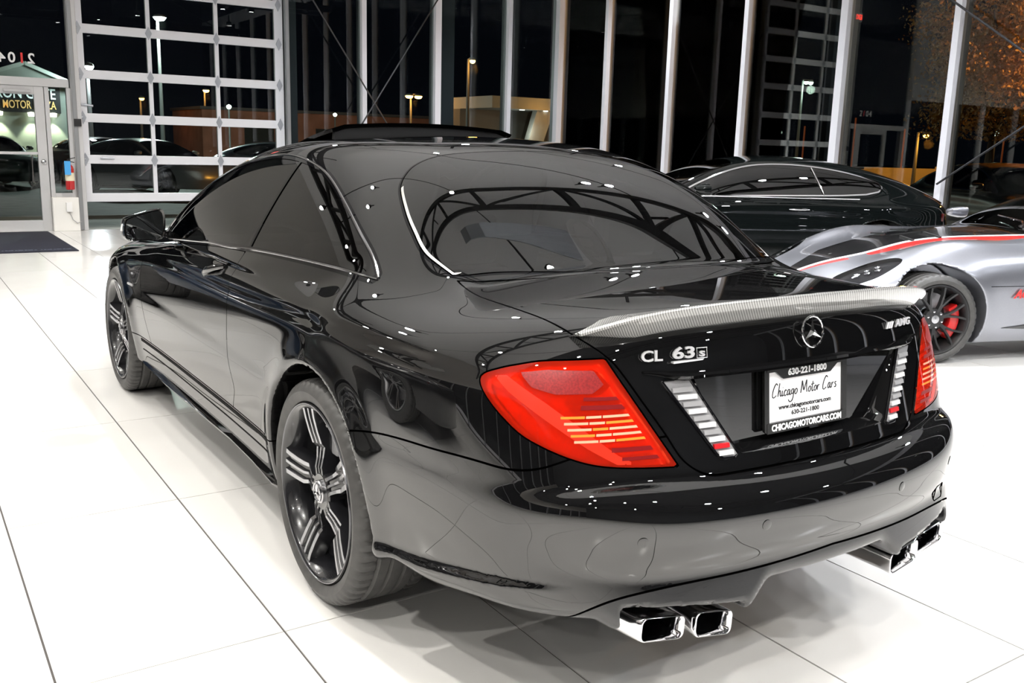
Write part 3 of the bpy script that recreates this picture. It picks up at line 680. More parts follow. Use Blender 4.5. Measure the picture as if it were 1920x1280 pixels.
    # handwritten name as pen strokes (u to the right, v up; units of x-height)
    pen = {'C': [[(1.3, 1.9), (1.0, 2.2), (.5, 1.7), (.1, .8), (.05, .1), (.4, -.05), (.9, .25)]], 'h': [[(.55, 2.2), (.3, 1.1), (.05, 0)], [(.1, .3), (.5, .95), (.7, .8), (.6, .3), (.75, .02), (.95, .15)]],
           'i': [[(.25, .9), (.12, .25), (.25, 0), (.45, .15)], [(.36, 1.35), (.40, 1.42)]], 'c': [[(.75, .8), (.5, .95), (.15, .5), (.2, .05), (.45, 0), (.7, .2)]], 'a': [[(.75, .85), (.4, .9), (.1, .4), (.2, .02), (.5, .25), (.75, .85), (.65, .2), (.75, .0), (.95, .15)]],
           'g': [[(.8, .85), (.4, .9), (.12, .45), (.3, .1), (.6, .35), (.8, .85), (.6, -.3), (.25, -1.0), (-.3, -1.15), (-.6, -.75)]], 'o': [[(.5, .9), (.2, .65), (.1, .2), (.35, 0), (.65, .3), (.7, .75), (.5, .9)]],
           'M': [[(.0, 0), (.25, 1.0), (.45, 2.0), (.65, 1.0), (.8, .4), (1.2, 1.3), (1.55, 2.05), (1.5, 1.0), (1.55, 0)]], 't': [[(.5, 1.7), (.3, .8), (.2, .15), (.35, 0), (.55, .15)], [(.05, 1.15), (.75, 1.25)]],
           'r': [[(.2, .9), (.15, .4), (.08, 0)], [(.14, .4), (.4, .85), (.65, .85)]], 's': [[(.6, .9), (.3, .85), (.3, .6), (.5, .4), (.4, .05), (.05, .05)]]}
    adv = {'C': 1.25, 'h': .95, 'i': .5, 'c': .8, 'a': .95, 'g': .9, 'o': .8, 'M': 1.85, 't': .65, 'r': .75, 's': .75, ' ': .75}
    b = MB(); cur = 0.; tot = sum(adv[ch] for ch in 'Chicago Motor Cars'); sc = .252/tot
    for ch in 'Chicago Motor Cars':
        for st_ in pen.get(ch, []):
            pts = smooth_curve([(p[0], p[1]) for p in st_], 4) if len(st_) > 2 else st_
            b.tube([X(.126-sc*(cur+p[0]), .8175+.0155*p[1]+.010*(cur/tot-.5)*0, .0044) for p in pts], .0016, 5)
        cur += adv[ch]
    b.obj('plate_signature', ink, plate)
    # --- exhaust tips: slanted chrome ovals in pairs
    def rrect(w, h, r, n=5, sh=0.):
        pts = []
        for cx, cz, a0 in ((w/2-r, h/2-r, 0), (-w/2+r, h/2-r, 90), (-w/2+r, -h/2+r, 180), (w/2-r, -h/2+r, 270)):
            for k in range(n+1):
                a = math.radians(a0+90*k/n); u, v = cx+r*math.cos(a), cz+r*math.sin(a); pts.append((u+sh*v, v))
        return pts
    for s_ in (1, -1):
        for cy, cz, wd, hh, sh, xe in ((.524, .322, .142, .062, -.08, -1.150), (.378, .306, .128, .066, -.05, -1.172)):
            b = MB(); rr = []
            for x, k in ((-.98, .94), (xe+.03, .97), (xe+.006, 1.), (xe, .985), (xe-.001, .93), (xe+.004, .84), (xe+.04, .78), (-1.0, .76)):
                rr.append([(x, s_*(cy+u+(.35*max(0, min(x-xe, .09)) if cy > .5 and u > 0 else 0)), cz+v+.19*u) for u, v in rrect(wd*k, hh*k, .018*k, 5, sh)])
            b.loft(rr, caps=False); ex = P_(b.obj('exhaust_tip', chrome, angle=60))
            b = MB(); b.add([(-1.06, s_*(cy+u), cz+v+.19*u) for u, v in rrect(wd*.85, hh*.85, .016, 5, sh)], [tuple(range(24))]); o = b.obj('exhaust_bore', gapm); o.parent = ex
    # --- tow-eye cover, door handles, mirrors, sunroof
    for s_ in (1, -1):
        hp = [(1.29, .888, .868), (1.235, .905, .890), (1.17, .912, .908), (1.10, .905, .925), (1.045, .880, .938)]
        b = MB(); b.tube([(x, s_*y, z) for x, y, z in hp], [.008, .013, .014, .013, .008], 12); h = P_(b.obj('door_handle', paint))
        b = MB(); b.tube([(x, s_*(y+.004), z-.009) for x, y, z in hp], [.002, .004, .004, .004, .002], 8); o = b.obj('handle_insert', mat('dark_chrome', (.30, .30, .31), .1, 1.)); o.parent = h
        # mirror: housing is a tapered shell, glass faces backwards
        out = [(.905, 1.098), (.99, 1.082), (1.055, 1.062), (1.073, 1.045), (1.078, 1.0), (1.070, .965), (1.03, .955), (.93, .958), (.905, .975), (.893, 1.03)]
        c = np.mean(out, axis=0); b = MB(); rr = []
        for x, k in ((1.905, .93), (1.90, .985), (1.908, 1.), (1.95, 1.0), (2.0, .93), (2.04, .78), (2.065, .5)):
            rr.append([(x, s_*(c[0]+(y-c[0])*k), c[1]+(z-c[1])*k) for y, z in smooth_curve(out, 4, True)])
        b.loft(rr); mh = P_(b.obj('door_mirror', paint, angle=50))
        b = MB(); b.add([(1.9035, s_*(c[0]+(y-c[0])*.89), c[1]+(z-c[1])*.89) for y, z in smooth_curve(out, 4, True)], [tuple(range(40))]); o = b.obj('mirror_glass', mat('mirror_silver', (.75, .80, .82), .02, 1.)); o.parent = mh
        b = MB(); b.loft([[(x, s_*.84, z) for x, z in ((1.93, .955), (2.03, .955), (2.03, .985), (1.93, .985))], [(x, s_*.915, z) for x, z in ((1.94, .97), (2.01, .97), (2.01, 1.005), (1.94, 1.005))]]); o = b.obj('mirror_arm', paint); o.parent = mh
        b = MB(); b.tube([(1.935, s_*1.074, 1.03), (1.945, s_*1.080, 1.0)], .006, 8); o = b.obj('indicator', mat('indicator_clear', (.8, .8, .8), .2)); o.parent = mh
    roof = lambda x, y: float(cZ(x)-cCr(x)*y*y)
    b = MB(); nx, ny = 10, 16; top = []; bot = []
    for i in range(nx+1):
        x = 1.02+.62*i/nx; lift = .050*(1-i/nx)+.004
        for j in range(ny+1):
            y = -.435+.87*j/ny; t = max(0, abs(y)-.38)/.055; z = roof(x, y)+lift-.012*t*t
            top.append((x, y, z)); bot.append((x+.004, y*.985, z-.014))
    f = []; n = ny+1; o2 = len(top)
    for i in range(nx):
        for j in range(ny):
            a = i*n+j; f += [(a, a+1, a+n+1, a+n), (o2+a, o2+a+n, o2+a+n+1, o2+a+1)]
    ed = [i for i in range(n)]+[i*n+ny for i in range(1, nx+1)]+[nx*n+j for j in range(ny-1, -1, -1)]+[i*n for i in range(nx-1, 0, -1)]
    f += [(ed[k], ed[(k+1) % len(ed)], o2+ed[(k+1) % len(ed)], o2+ed[k]) for k in range(len(ed))]
    b.add(top+bot, f); b.smooth = True; P_(b.obj('sunroof_panel', glass_mat('roof_glass', (.02, .02, .022), 1.7), angle=50))
    b = MB(); rr = []
    for j in range(ny+1):
        y = -.415+.83*j/ny; z0 = roof(1.04, y); z1 = z0+.038-.012*(max(0, abs(y)-.36)/.055)**2
        rr.append([(1.045, y, z0-.01), (1.035, y, z1), (1.06, y, z1), (1.07, y, z0-.01)])
    b.loft(rr); P_(b.obj('sunroof_seal', plastic))
    # --- cabin
    lea = mat('black_leather', (.02, .02, .022), .5); trimi = mat('cabin_trim', (.015, .015, .016), .7)
    for x, s_ in ((1.25, 1), (1.25, -1), (.42, 1), (.42, -1)):
        b = MB(); b.add(*_box((x-.05, s_*.36-.25, .40), (x+.45, s_*.36+.25, .56))); se = P_(b.obj('seat', lea, bevel=.06, segs=3))
        b = MB(); b.loft([[(x+dx+t*-.22, s_*.36+dy*(1-.1*t), .50+t*.52) for dx, dy in ((0, -.24), (0, .24), (-.12, .22), (-.12, -.22))] for t in (0, .5, .9, 1.)]); o = b.obj('backrest', lea, bevel=.03); o.parent = se
        b = MB(); b.add(*_box((x-.36, s_*.36-.13, 1.03), (x-.27, s_*.36+.13, 1.20))); o = b.obj('headrest', lea, bevel=.035, segs=3); o.parent = se
    b = MB(); b.add(*_box((-.42, -.60, .93), (.05, .60, .96))); P_(b.obj('parcel_shelf', trimi, bevel=.01))
    b = MB(); b.add(*_box((1.95, -.70, .70), (2.4, .70, .93))); P_(b.obj('dashboard', trimi, bevel=.06, segs=3))
    b = MB(); b.tube([(1.84+.07*math.cos(t), .36+.18*math.sin(t), .85+.17*math.cos(t)) for t in np.linspace(0, 2*math.pi, 32, endpoint=False)], .014, 8, True); P_(b.obj('steering_wheel', lea))
    b = MB(); b.add(*_box((-.6, -.66, .30), (2.5, .66, .33))); P_(b.obj('cabin_floor', trimi))
    # --- wheels
    w0 = coupe_wheel(); n = 0
    for ax in AXLES:
        for s_ in (1, -1):
            w = w0 if n == 0 else copy_tree(w0)
            w.parent = car; w.location = Vector((ax, s_*.936, WHEEL_Z+.001))+OFF; w.rotation_euler = (0, math.radians((0, 0, -9, 20)[n]), math.pi if s_ < 0 else 0); n += 1
    return car
def _box(lo, hi):
    b = MB(); b.box(lo, hi); return b.v, b.f
# ---------------------------------------------------------------- other cars
def thin_spoke_wheel(R, Ri, W, n, split, spoke_m, caliper_m, cap_m, lugs=6, name='wheel'):
    w = empty(name); rub = MATS['tyre_rubber']; gold = mat('bolt_bright', (.7, .7, .72), .2, 1.)
    link('tyre', tyre_mesh('tyre', R, Ri, W, rub, 40), rub, w)
    MB().lathe([(Ri+.002, -.016), (Ri, -.002), (Ri-.010, .0), (Ri-.018, -.012), (Ri-.03, -.05), (Ri-.035, -.2), (Ri-.01, -W+.03)], 64).obj('rim', spoke_m, w)
    MB().lathe([(Ri*.72, -.115), (Ri*.72, -.13), (.07, -.13), (.07, -.115)], 40).obj('brake_disc', mat('brake_steel', (.30, .30, .31), .35, 1.), w)
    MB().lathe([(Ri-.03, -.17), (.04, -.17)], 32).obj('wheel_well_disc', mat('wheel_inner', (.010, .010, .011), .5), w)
    c = MB(); r0, r1 = Ri*.52, Ri*.80
    pts = [(r1*math.cos(a), r1*math.sin(a)) for a in np.linspace(-.85, .55, 9)]+[(r0*math.cos(a), r0*math.sin(a)) for a in np.linspace(.55, -.85, 9)]
    c.prism(pts, -.12, -.045, lambda u, v, d: (-u, d, v)); c.obj('brake_caliper', caliper_m, w, bevel=.006)
    for k in range(n):
        a = 2*math.pi*k/n+.2
        for s in ((-1, 1) if split else (0,)):
            b = MB(); rr = []
            for r, hw, yf in ((.045, .013, -.035), (Ri*.42, .011, -.030), (Ri*.7, .009, -.02), (Ri-.014, .011, -.010)):
                aa = a+s*split*max(0, (r-.06))/Ri; ca, sa = math.cos(aa), math.sin(aa)
                rr.append([(r*ca-t*sa, y, r*sa+t*ca) for t, y in ((-hw, yf-.03), (-hw*.7, yf), (hw*.7, yf), (hw, yf-.03))])
            b.loft(rr); b.obj('spoke', spoke_m, w, angle=20)
    MB().lathe([(.075, -.07), (.073, -.036), (.03, -.032), (0, -.032)], 32).obj('hub', spoke_m, w)
    MB().lathe([(.030, -.033), (.029, -.022), (0, -.020)], 24).obj('centre_cap', cap_m, w)
    for k in range(lugs):
        a = 2*math.pi*k/lugs+.3; MB().lathe([(.009, -.04), (.008, -.024), (0, -.022)], 8).obj('wheel_bolt', gold, w).location = (.056*math.cos(a), 0, .056*math.sin(a))
    return w
def car_F(p):
    def F(x, y, z):
        q = np.sqrt(y*y+1e-6); side_y = p['W'](x)-p['I'](z)
        for ax in p['axles']:
            r = np.sqrt((x-ax)**2+(z-p['wz'])**2); side_y = side_y+p.get('flare', .012)*np.exp(-((r-p['arch'])/.07)**2)
        side = q-side_y
        rear = p['xr']+p.get('rq', .16)*q*q+.2*q**6+p['R'](z)-x
        front = x-(p['xf']-p.get('fq', .2)*q*q-.3*q**6-p['Fz'](z))
        zt = p['D'](x)-p.get('crown', .08)*q*q-.08*q**6
        for bx, bq, sx, sq, h in p.get('bumps', ()): zt = zt+h*np.exp(-((x-bx)/sx)**2-((q-bq)/sq)**2)
        G = smax(smax(side, rear, .28), zt*0+front, p.get('fk', .25)); G = smax(G, (z-zt)*.95, p.get('tk', .13)); G = smax(G, p['low']-z, .05)
        d = z-1.0
        cab = smax(q-(p['B'](x)-p.get('tum', .5)*d-.36*d*np.abs(d)), (z-(p['Z'](x)-p['Cr']*q*q))*.9, .2)
        k = .03+.13*sstep(p['blend'], p['blend']-.4, x)*sstep(.5, .7, q)
        G = smin(G, smax(cab, p.get('zb', .93)-z, .02), k)
        for ax in p['axles']:
            r = np.sqrt((x-ax)**2+(z-p['wz'])**2); G = smax(G, -smax(r-p['arch'], .58-q, .02), .014)
        return G
    return F
GT = dict(W=Spl([(-1.2, .70), (-.9, .84), (-.6, .925), (-.1, .968), (.4, .962), (1.2, .945), (2.2, .95), (2.75, .955), (3.3, .90), (3.8, .74)]),
          I=Spl([(.15, .08), (.3, .03), (.45, .008), (.58, 0), (.7, .010), (.78, .030), (.86, .034), (.93, .050), (1.0, .085), (1.1, .17)]),
          D=Spl([(-1.0, .86), (-.85, .955), (-.5, 1.03), (0, 1.06), (.8, 1.07), (1.6, 1.05), (2.3, .995), (2.75, .955), (3.3, .87), (3.8, .74)]),
          R=Spl([(.2, .12), (.4, .02), (.6, 0), (.8, .03), (.95, .09), (1.05, .2)]), Fz=Spl([(.2, .1), (.4, .0), (.6, .03), (.8, .14), (.95, .3)]),
          xr=-.98, xf=3.82, Z=Spl([(2.85, .78), (2.5, .955), (2.15, 1.12), (1.75, 1.285), (1.4, 1.372), (1.0, 1.402), (.6, 1.388), (.2, 1.335), (-.2, 1.243), (-.6, 1.11), (-.95, .96)][::-1]),
          Cr=.12, B=Spl([(-1, .45), (-.6, .66), (-.2, .79), (.2, .835), (.8, .85), (1.5, .845), (2.1, .805), (2.6, .70)]), axles=(0., 2.75), wz=.36, arch=.405, low=.2, blend=.2)
VP = dict(W=Spl([(-1.0, .76), (-.5, .95), (0, .975), (.6, .92), (1.2, .885), (1.8, .915), (2.3, .960), (2.6, .962), (2.95, .905), (3.25, .78), (3.6, .5)]),
          I=Spl([(.1, .09), (.2, .045), (.32, .018), (.45, .004), (.56, .0), (.66, .012), (.75, .045), (.82, .095), (.92, .2)]),
          D=Spl([(-1.0, .84), (-.5, .92), (0, .93), (.8, .90), (1.3, .905), (1.8, .875), (2.3, .815), (2.7, .725), (3.05, .60), (3.35, .45), (3.6, .3)]),
          R=Spl([(.2, .2), (.4, .05), (.6, 0), (.8, .03), (1.0, .2)]), Fz=Spl([(.1, .05), (.3, .0), (.45, .02), (.6, .10), (.75, .25)]),
          xr=-.88, xf=3.46, rq=.2, fq=.30, fk=.3, tk=.16, crown=.10, Z=Spl([(1.9, .72), (1.5, .905), (1.15, 1.07), (.8, 1.19), (.45, 1.245), (.1, 1.225), (-.3, 1.10), (-.7, .93)][::-1]),
          Cr=.2, B=Spl([(-.9, .45), (-.4, .62), (.2, .70), (.8, .71), (1.3, .68), (1.8, .55)]), axles=(0., 2.51), wz=.316, arch=.380, low=.13, blend=.3, zb=.84,
          bumps=((2.42, .70, .46, .20, .088), (0., .76, .5, .2, .09), (2.1, .0, .5, .3, .02)))
def build_gt(name, label, paint, loc, rz, h=.034, far=False):
    car = tag(empty(name, loc, rz), label, 'car'); F = car_F(GT)
    glass = glass_mat('tinted_glass', (.05, .055, .06), 1.75); chrome = mat('chrome', (.8, .8, .82), .06, 1.)
    H = body_half(F, (-1.1, 0, .15), (4.0, 1.05, 1.46), h, 1)
    DLO = np.vstack([smooth_curve([(2.20, .965), (1.6, .985), (1.0, .998), (.5, 1.008), (.15, 1.025)], 5), smooth_curve([(.0, 1.055), (-.045, 1.105), (.03, 1.16), (.3, 1.235), (.65, 1.290), (1.0, 1.312), (1.35, 1.295), (1.65, 1.225), (1.95, 1.105), (2.15, 1.0)], 5)])
    WS = np.vstack([c := smooth_curve([(2.55, 0), (2.52, .3), (2.42, .55), (2.28, .68), (2.1, .70), (1.85, .64), (1.6, .57), (1.53, .45), (1.5, .2), (1.49, 0)], 4), c[::-1]*[1, -1]])
    RWp = np.vstack([c := smooth_curve([(-.62, 0), (-.60, .25), (-.53, .46), (-.42, .56), (-.2, .60), (.05, .56), (.2, .45), (.25, .2), (.26, 0)], 4), c[::-1]*[1, -1]])
    fd = lambda P: np.minimum(poly_field(P[:, 0], P[:, 2], DLO), P[:, 1]-.45); fw = lambda P: np.minimum(poly_field(P[:, 0], P[:, 1], WS), P[:, 2]-.93); fr = lambda P: np.minimum(poly_field(P[:, 0], P[:, 1], RWp), P[:, 2]-.95)
    dl, R = clip(H, fd(H[0])+.008), clip(H, -fd(H[0])-.008); tr, dl = clip(dl, .006-fd(dl[0])), clip(dl, fd(dl[0])-.006)
    ws, R = clip(R, fw(R[0])), clip(R, -fw(R[0])); rw, R = clip(R, fr(R[0])), clip(R, -fr(R[0]))
    mesh_np('body', both(R), paint, car); mesh_np('windscreen', both(ws), glass, car); mesh_np('rear_window', both(rw), glass, car)
    for fx in (lambda M: M, mirror):
        mesh_np('side_window', fx(dl), glass, car); t = mesh_np('window_trim', fx((tr[0]+tr[1]*.004, tr[1], tr[2])), chrome, car)
    for s in (1, -1):
        if not far:
            b = MB(); y = lambda x, z: float(GT['B'](x)-.5*(z-1)-.36*(z-1)*abs(z-1))+.006
            b.tube([(.62+.10*t, s*y(.62+.1*t, 1.012+.275*t), 1.012+.275*t) for t in np.linspace(0, 1, 5)], .009, 6); b.obj('window_pillar', chrome, car)
            b = MB(); b.tube([(1.98-.07*t, s*y(1.95, 1.0+.07*t), 1.0+.085*t) for t in (0, .5, 1)], .008, 6); b.obj('window_pillar', chrome, car)
        b = MB(); out = [(.90, 1.10), (1.02, 1.09), (1.05, 1.05), (1.03, 1.0), (.92, .995), (.88, 1.04)]; c = np.mean(out, axis=0); oc = smooth_curve(out, 4, True)
        b.loft([[(x, s*(c[0]+(u-c[0])*k), c[1]+(v-c[1])*k) for u, v in oc] for x, k in ((1.90, .9), (1.905, 1.), (1.96, 1.), (2.02, .8), (2.05, .45))]); mi = b.obj('door_mirror', paint, car)
        b = MB(); b.bar((1.93, s*.83, .985), (1.93, s*.93, 1.0), .03, .02); b.obj('mirror_foot', chrome, mi)
        if not far:
            b = MB(); z0 = .978; b.tube([(x, s*(float(coupe_like(GT, x, z0))+.004), z0) for x in np.linspace(.25, 2.2, 12)], .006, 6); b.obj('belt_moulding', chrome, car)
            b = MB(); b.tube([(x, s*(float(coupe_like(GT, x, .86))+.012), .86) for x in np.linspace(.80, 1.02, 6)], [.004, .009, .010, .010, .009, .004], 8); b.obj('door_handle', chrome, car)
        b = MB(); b.lathe([(.09, 0), (.085, .02), (.06, .03), (0, .032)], 24, 'x'); o = b.obj('head_lamp', mat('lamp_clear', (.8, .8, .82), .1, .3), car); o.location = (3.50, s*.62, .66)
        tl = MB(); tl.prism([(.60, .72), (.84, .76), (.86, .84), (.62, .86)], 0, .03, lambda u, v, d: (-.88+.22*u*u-d*0+(.03-d)*-1+.02, s*u, v)); tl.obj('tail_lamp', mat('lamp_red_dull', (.05, .004, .004), .2), car, bevel=.006)
    alloy = mat('alloy_grey', (.35, .35, .36), .3, 1.); w0 = thin_spoke_wheel(.36, .265, .26, 7, .16, alloy, mat('caliper', (.25, .25, .26), .4), alloy, 5); n = 0
    for ax in GT['axles']:
        for s in (1, -1):
            w = w0 if n == 0 else copy_tree(w0); n += 1
            w.parent = car; w.location = (ax, s*.955, .361); w.rotation_euler = (0, .3*n, math.pi if s < 0 else 0)
    return car
def coupe_like(p, x, z): return p['W'](x)-p['I'](z)
def recolour(src, name, label, loc, rz, paint):
    """another car of the same shape with its own paint"""
    c = copy_tree(src); c.name = name; c.location = loc; c.rotation_euler = (0, 0, rz); c['label'] = label
    for o in c.children_recursive:
        if o.name.startswith(('body', 'door_mirror')):
            o.data = o.data.copy(); o.data.materials.clear(); o.data.materials.append(paint)
    return c
def build_sports():
    silver = flake_paint('silver_paint', (.27, .275, .305), .30, .75, 1.45); black = mat('stripe_black', (.008, .008, .009), .2, 0., coat=1.); red = mat('stripe_red', (.72, .015, .012), .35, 0., coat=.6); white = mat('stripe_white', (.75, .75, .78), .3, 0., coat=.6)
    glass = glass_mat('tinted_glass', (.05, .055, .06), 1.75); gapm = mat('panel_gap_black', (.002, .002, .002), .9, spec=0.)
    a = math.radians(66.); hub = np.array([2.51, .955]); org = np.array([1.12, -4.10])-np.array([math.cos(a)*hub[0]-math.sin(a)*hub[1], math.sin(a)*hub[0]+math.cos(a)*hub[1]])
    car = tag(empty('sports_car', (org[0], org[1], 0), a), 'low silver sports car with black bonnet and red stripe, red brake calipers', 'car')
    F = car_F(VP); H = body_half(F, (-1.0, 0, .1), (3.6, 1.05, 1.3), .022, 1)
    yb = Spl([(1.2, .46), (1.68, .41), (2.13, .30), (2.46, .26), (2.75, .255), (2.95, .15), (3.2, .05), (3.6, -.02)])
    yr = Spl([(1.3, .47), (1.5, .52), (1.75, .585), (2.1, .575), (2.4, .475), (2.6, .440), (2.75, .37), (2.9, .29), (3.1, .16), (3.4, .05)])
    hood = lambda P: np.minimum(np.minimum(P[:, 0]-1.50, P[:, 2]-.40), 3.42-P[:, 0])
    HL = smooth_curve([(3.11, .545), (2.95, .545), (2.815, .600), (2.700, .745), (2.844, .795), (2.973, .785), (3.085, .725)], 5, True)
    fh = lambda P: np.minimum(poly_field(P[:, 0], P[:, 1], HL), P[:, 2]-.46)
    WSv = np.vstack([c := smooth_curve([(1.62, 0), (1.58, .3), (1.45, .55), (1.25, .66), (1.0, .62), (.8, .52), (.72, .3), (.70, 0)], 4), c[::-1]*[1, -1]])
    fw = lambda P: np.minimum(poly_field(P[:, 0], P[:, 1], WSv), P[:, 2]-.86)
    SW = smooth_curve([(1.20, .90), (.6, .91), (-.05, .94), (.15, 1.06), (.5, 1.135), (.85, 1.09), (1.1, .98)], 5, True); fs = lambda P: np.minimum(poly_field(P[:, 0], P[:, 2], SW), P[:, 1]-.3)
    head, R = clip(H, fh(H[0])), clip(H, -fh(H[0])-.003); ws, R = clip(R, fw(R[0])), clip(R, -fw(R[0])); sw, R = clip(R, fs(R[0])), clip(R, -fs(R[0]))
    fb = lambda P: np.minimum(yb(P[:, 0])-P[:, 1], hood(P)); fwh = lambda P: np.minimum(yb(P[:, 0])+.045-P[:, 1], hood(P)); fr = lambda P: np.minimum(np.where(np.abs(P[:, 0]-2.80) < .06, -1., yr(P[:, 0])-P[:, 1]), hood(P)); brk = lambda P: np.where(np.abs(P[:, 0]-2.78) < .09, -1., 1.)
    B, R = clip(R, fb(R[0])), clip(R, -fb(R[0])); Wt, R = clip(R, fwh(R[0])), clip(R, -fwh(R[0])); Rd, R = clip(R, fr(R[0])), clip(R, -fr(R[0]))
    bmp = lambda P: np.minimum(np.minimum(.555-.02*(P[:, 0]-2.9)-P[:, 2], P[:, 0]-2.92), 1); gap = clip(R, .003-np.abs(np.where(R[0][:, 0] > 2.75, .535-R[0][:, 2], 1)))
    gs = clip(R, .003-np.abs(np.where(R[0][:, 0] < 2.13, .552+.0*(R[0][:, 0]-2.0)-R[0][:, 2], 1)+np.where((R[0][:, 0] < 1.1), 1, 0)))
    mesh_np('body', both(R), silver, car); far_b = clip(B, .21-B[0][:, 1]); far_s = clip(B, B[0][:, 1]-.21); mesh_np('bonnet_panel', join(B, mirror(far_b)), black, car); mesh_np('bonnet_wing', mirror(far_s), silver, car); mesh_np('bonnet_stripe', Wt, white, car); mesh_np('bonnet_stripe', Rd, red, car); mesh_np('bonnet_edge', join(mirror(Wt), mirror(Rd)), silver, car)
    g = join(gap, gs); mesh_np('panel_gap', both((g[0]+g[1]*.0008, g[1], g[2])), gapm, car)
    mesh_np('windscreen', both(ws), glass, car)
    inner = mat('lamp_black', (.02, .02, .022), .25); proj = mat('chrome', (.8, .8, .82), .06, 1.)
    for fx, s in ((lambda M: M, 1), (mirror, -1)):
        mesh_np('side_window', fx(sw), glass, car)
        l = mesh_np('head_lamp', fx(head), glass_mat('lamp_cover', (.85, .87, .9), 1.5), car)
        o = mesh_np('lamp_tub', fx((head[0]-head[1]*.03, head[1], head[2])), inner, l)
        for x, z, r in ((2.86, .70, .034), (2.94, .68, .032), (3.02, .655, .026)):
            P0 = project(F, np.array([[x, z, .66]]), 12)[0]; N0 = gradF(F, P0[None])[0]; N0 /= np.linalg.norm(N0)
            b = MB(); b.lathe([(r, -.03), (r, -.012), (r*.85, -.010), (r*.6, -.016), (0, -.012)], 20, 'z'); o = b.obj('projector', proj, l)
            o.matrix_local = Vector(N0*[1, s, 1]).to_track_quat('Z', 'Y').to_matrix().to_4x4(); o.location = P0*[1, s, 1]
        b = MB(); out = [(.86, 1.0), (.98, .99), (1.0, .95), (.97, .91), (.87, .92)]; c = np.mean(out, axis=0); oc = smooth_curve(out, 4, True)
        b.loft([[(x, s*(c[0]+(u-c[0])*k), c[1]+(v-c[1])*k) for u, v in oc] for x, k in ((1.10, .9), (1.11, 1.), (1.16, 1.), (1.24, .7), (1.26, .3))]); b.obj('door_mirror', silver, car)
        # script on the wing, splitter, side vent
        y = float(coupe_like(VP, 1.75, .50))+.004
        if s > 0:
            o = text('wing_lettering', 'ACR', .085, frame_matrix((1.84, .930, .495), (-1, -.10, 0), (0, .03, 1)), red, car, depth=.002, shear=.35, bold=.003)
        b = MB(); b.prism([(1.97, .245), (1.75, .27), (1.5, .262), (1.45, .25), (1.75, .235)], -.01, .012, lambda u, v, d: (u, s*(float(coupe_like(VP, u, v))+d-.004), v)); b.obj('side_vent', black, car, bevel=.004)
    b = MB(); b.prism([(3.0, -.80), (3.35, -.62), (3.5, -.3), (3.54, 0), (3.5, .3), (3.35, .62), (3.0, .80)], .10, .115); b.obj('front_splitter', black, car)
    b = MB(); b.tube([(1.60, .52, .925), (1.45, .30, .965), (1.40, -.05, .985)], .008, 6); b.obj('wiper', black, car)
    for x, y0, y1 in ((2.15, .12, .34), (2.35, .12, .30)):
        for s in (1, -1):
            P0 = project(F, np.array([[x, s*y0, .85], [x, s*y1, .82]]), 10); b = MB(); b.bar(P0[0]+[0, 0, .004], P0[1]+[0, 0, .004], .02, .012); b.obj('bonnet_vent', mat('black_plastic', (.012, .012, .013), .45), car)
    blk = mat('satin_wheel', (.018, .018, .019), .38); redc = mat('caliper_red', (.55, .012, .012), .3, 0., coat=.5)
    w0 = thin_spoke_wheel(.315, .248, .28, 7, .34, blk, redc, mat('cap_silver', (.55, .55, .57), .22, 1.), 6); n = 0
    for ax in VP['axles']:
        for s in (1, -1):
            w = w0 if n == 0 else copy_tree(w0); n += 1
            w.parent = car; w.location = (ax, s*.952, .316); w.rotation_euler = (0, 0, math.pi if s < 0 else 0)
    return car
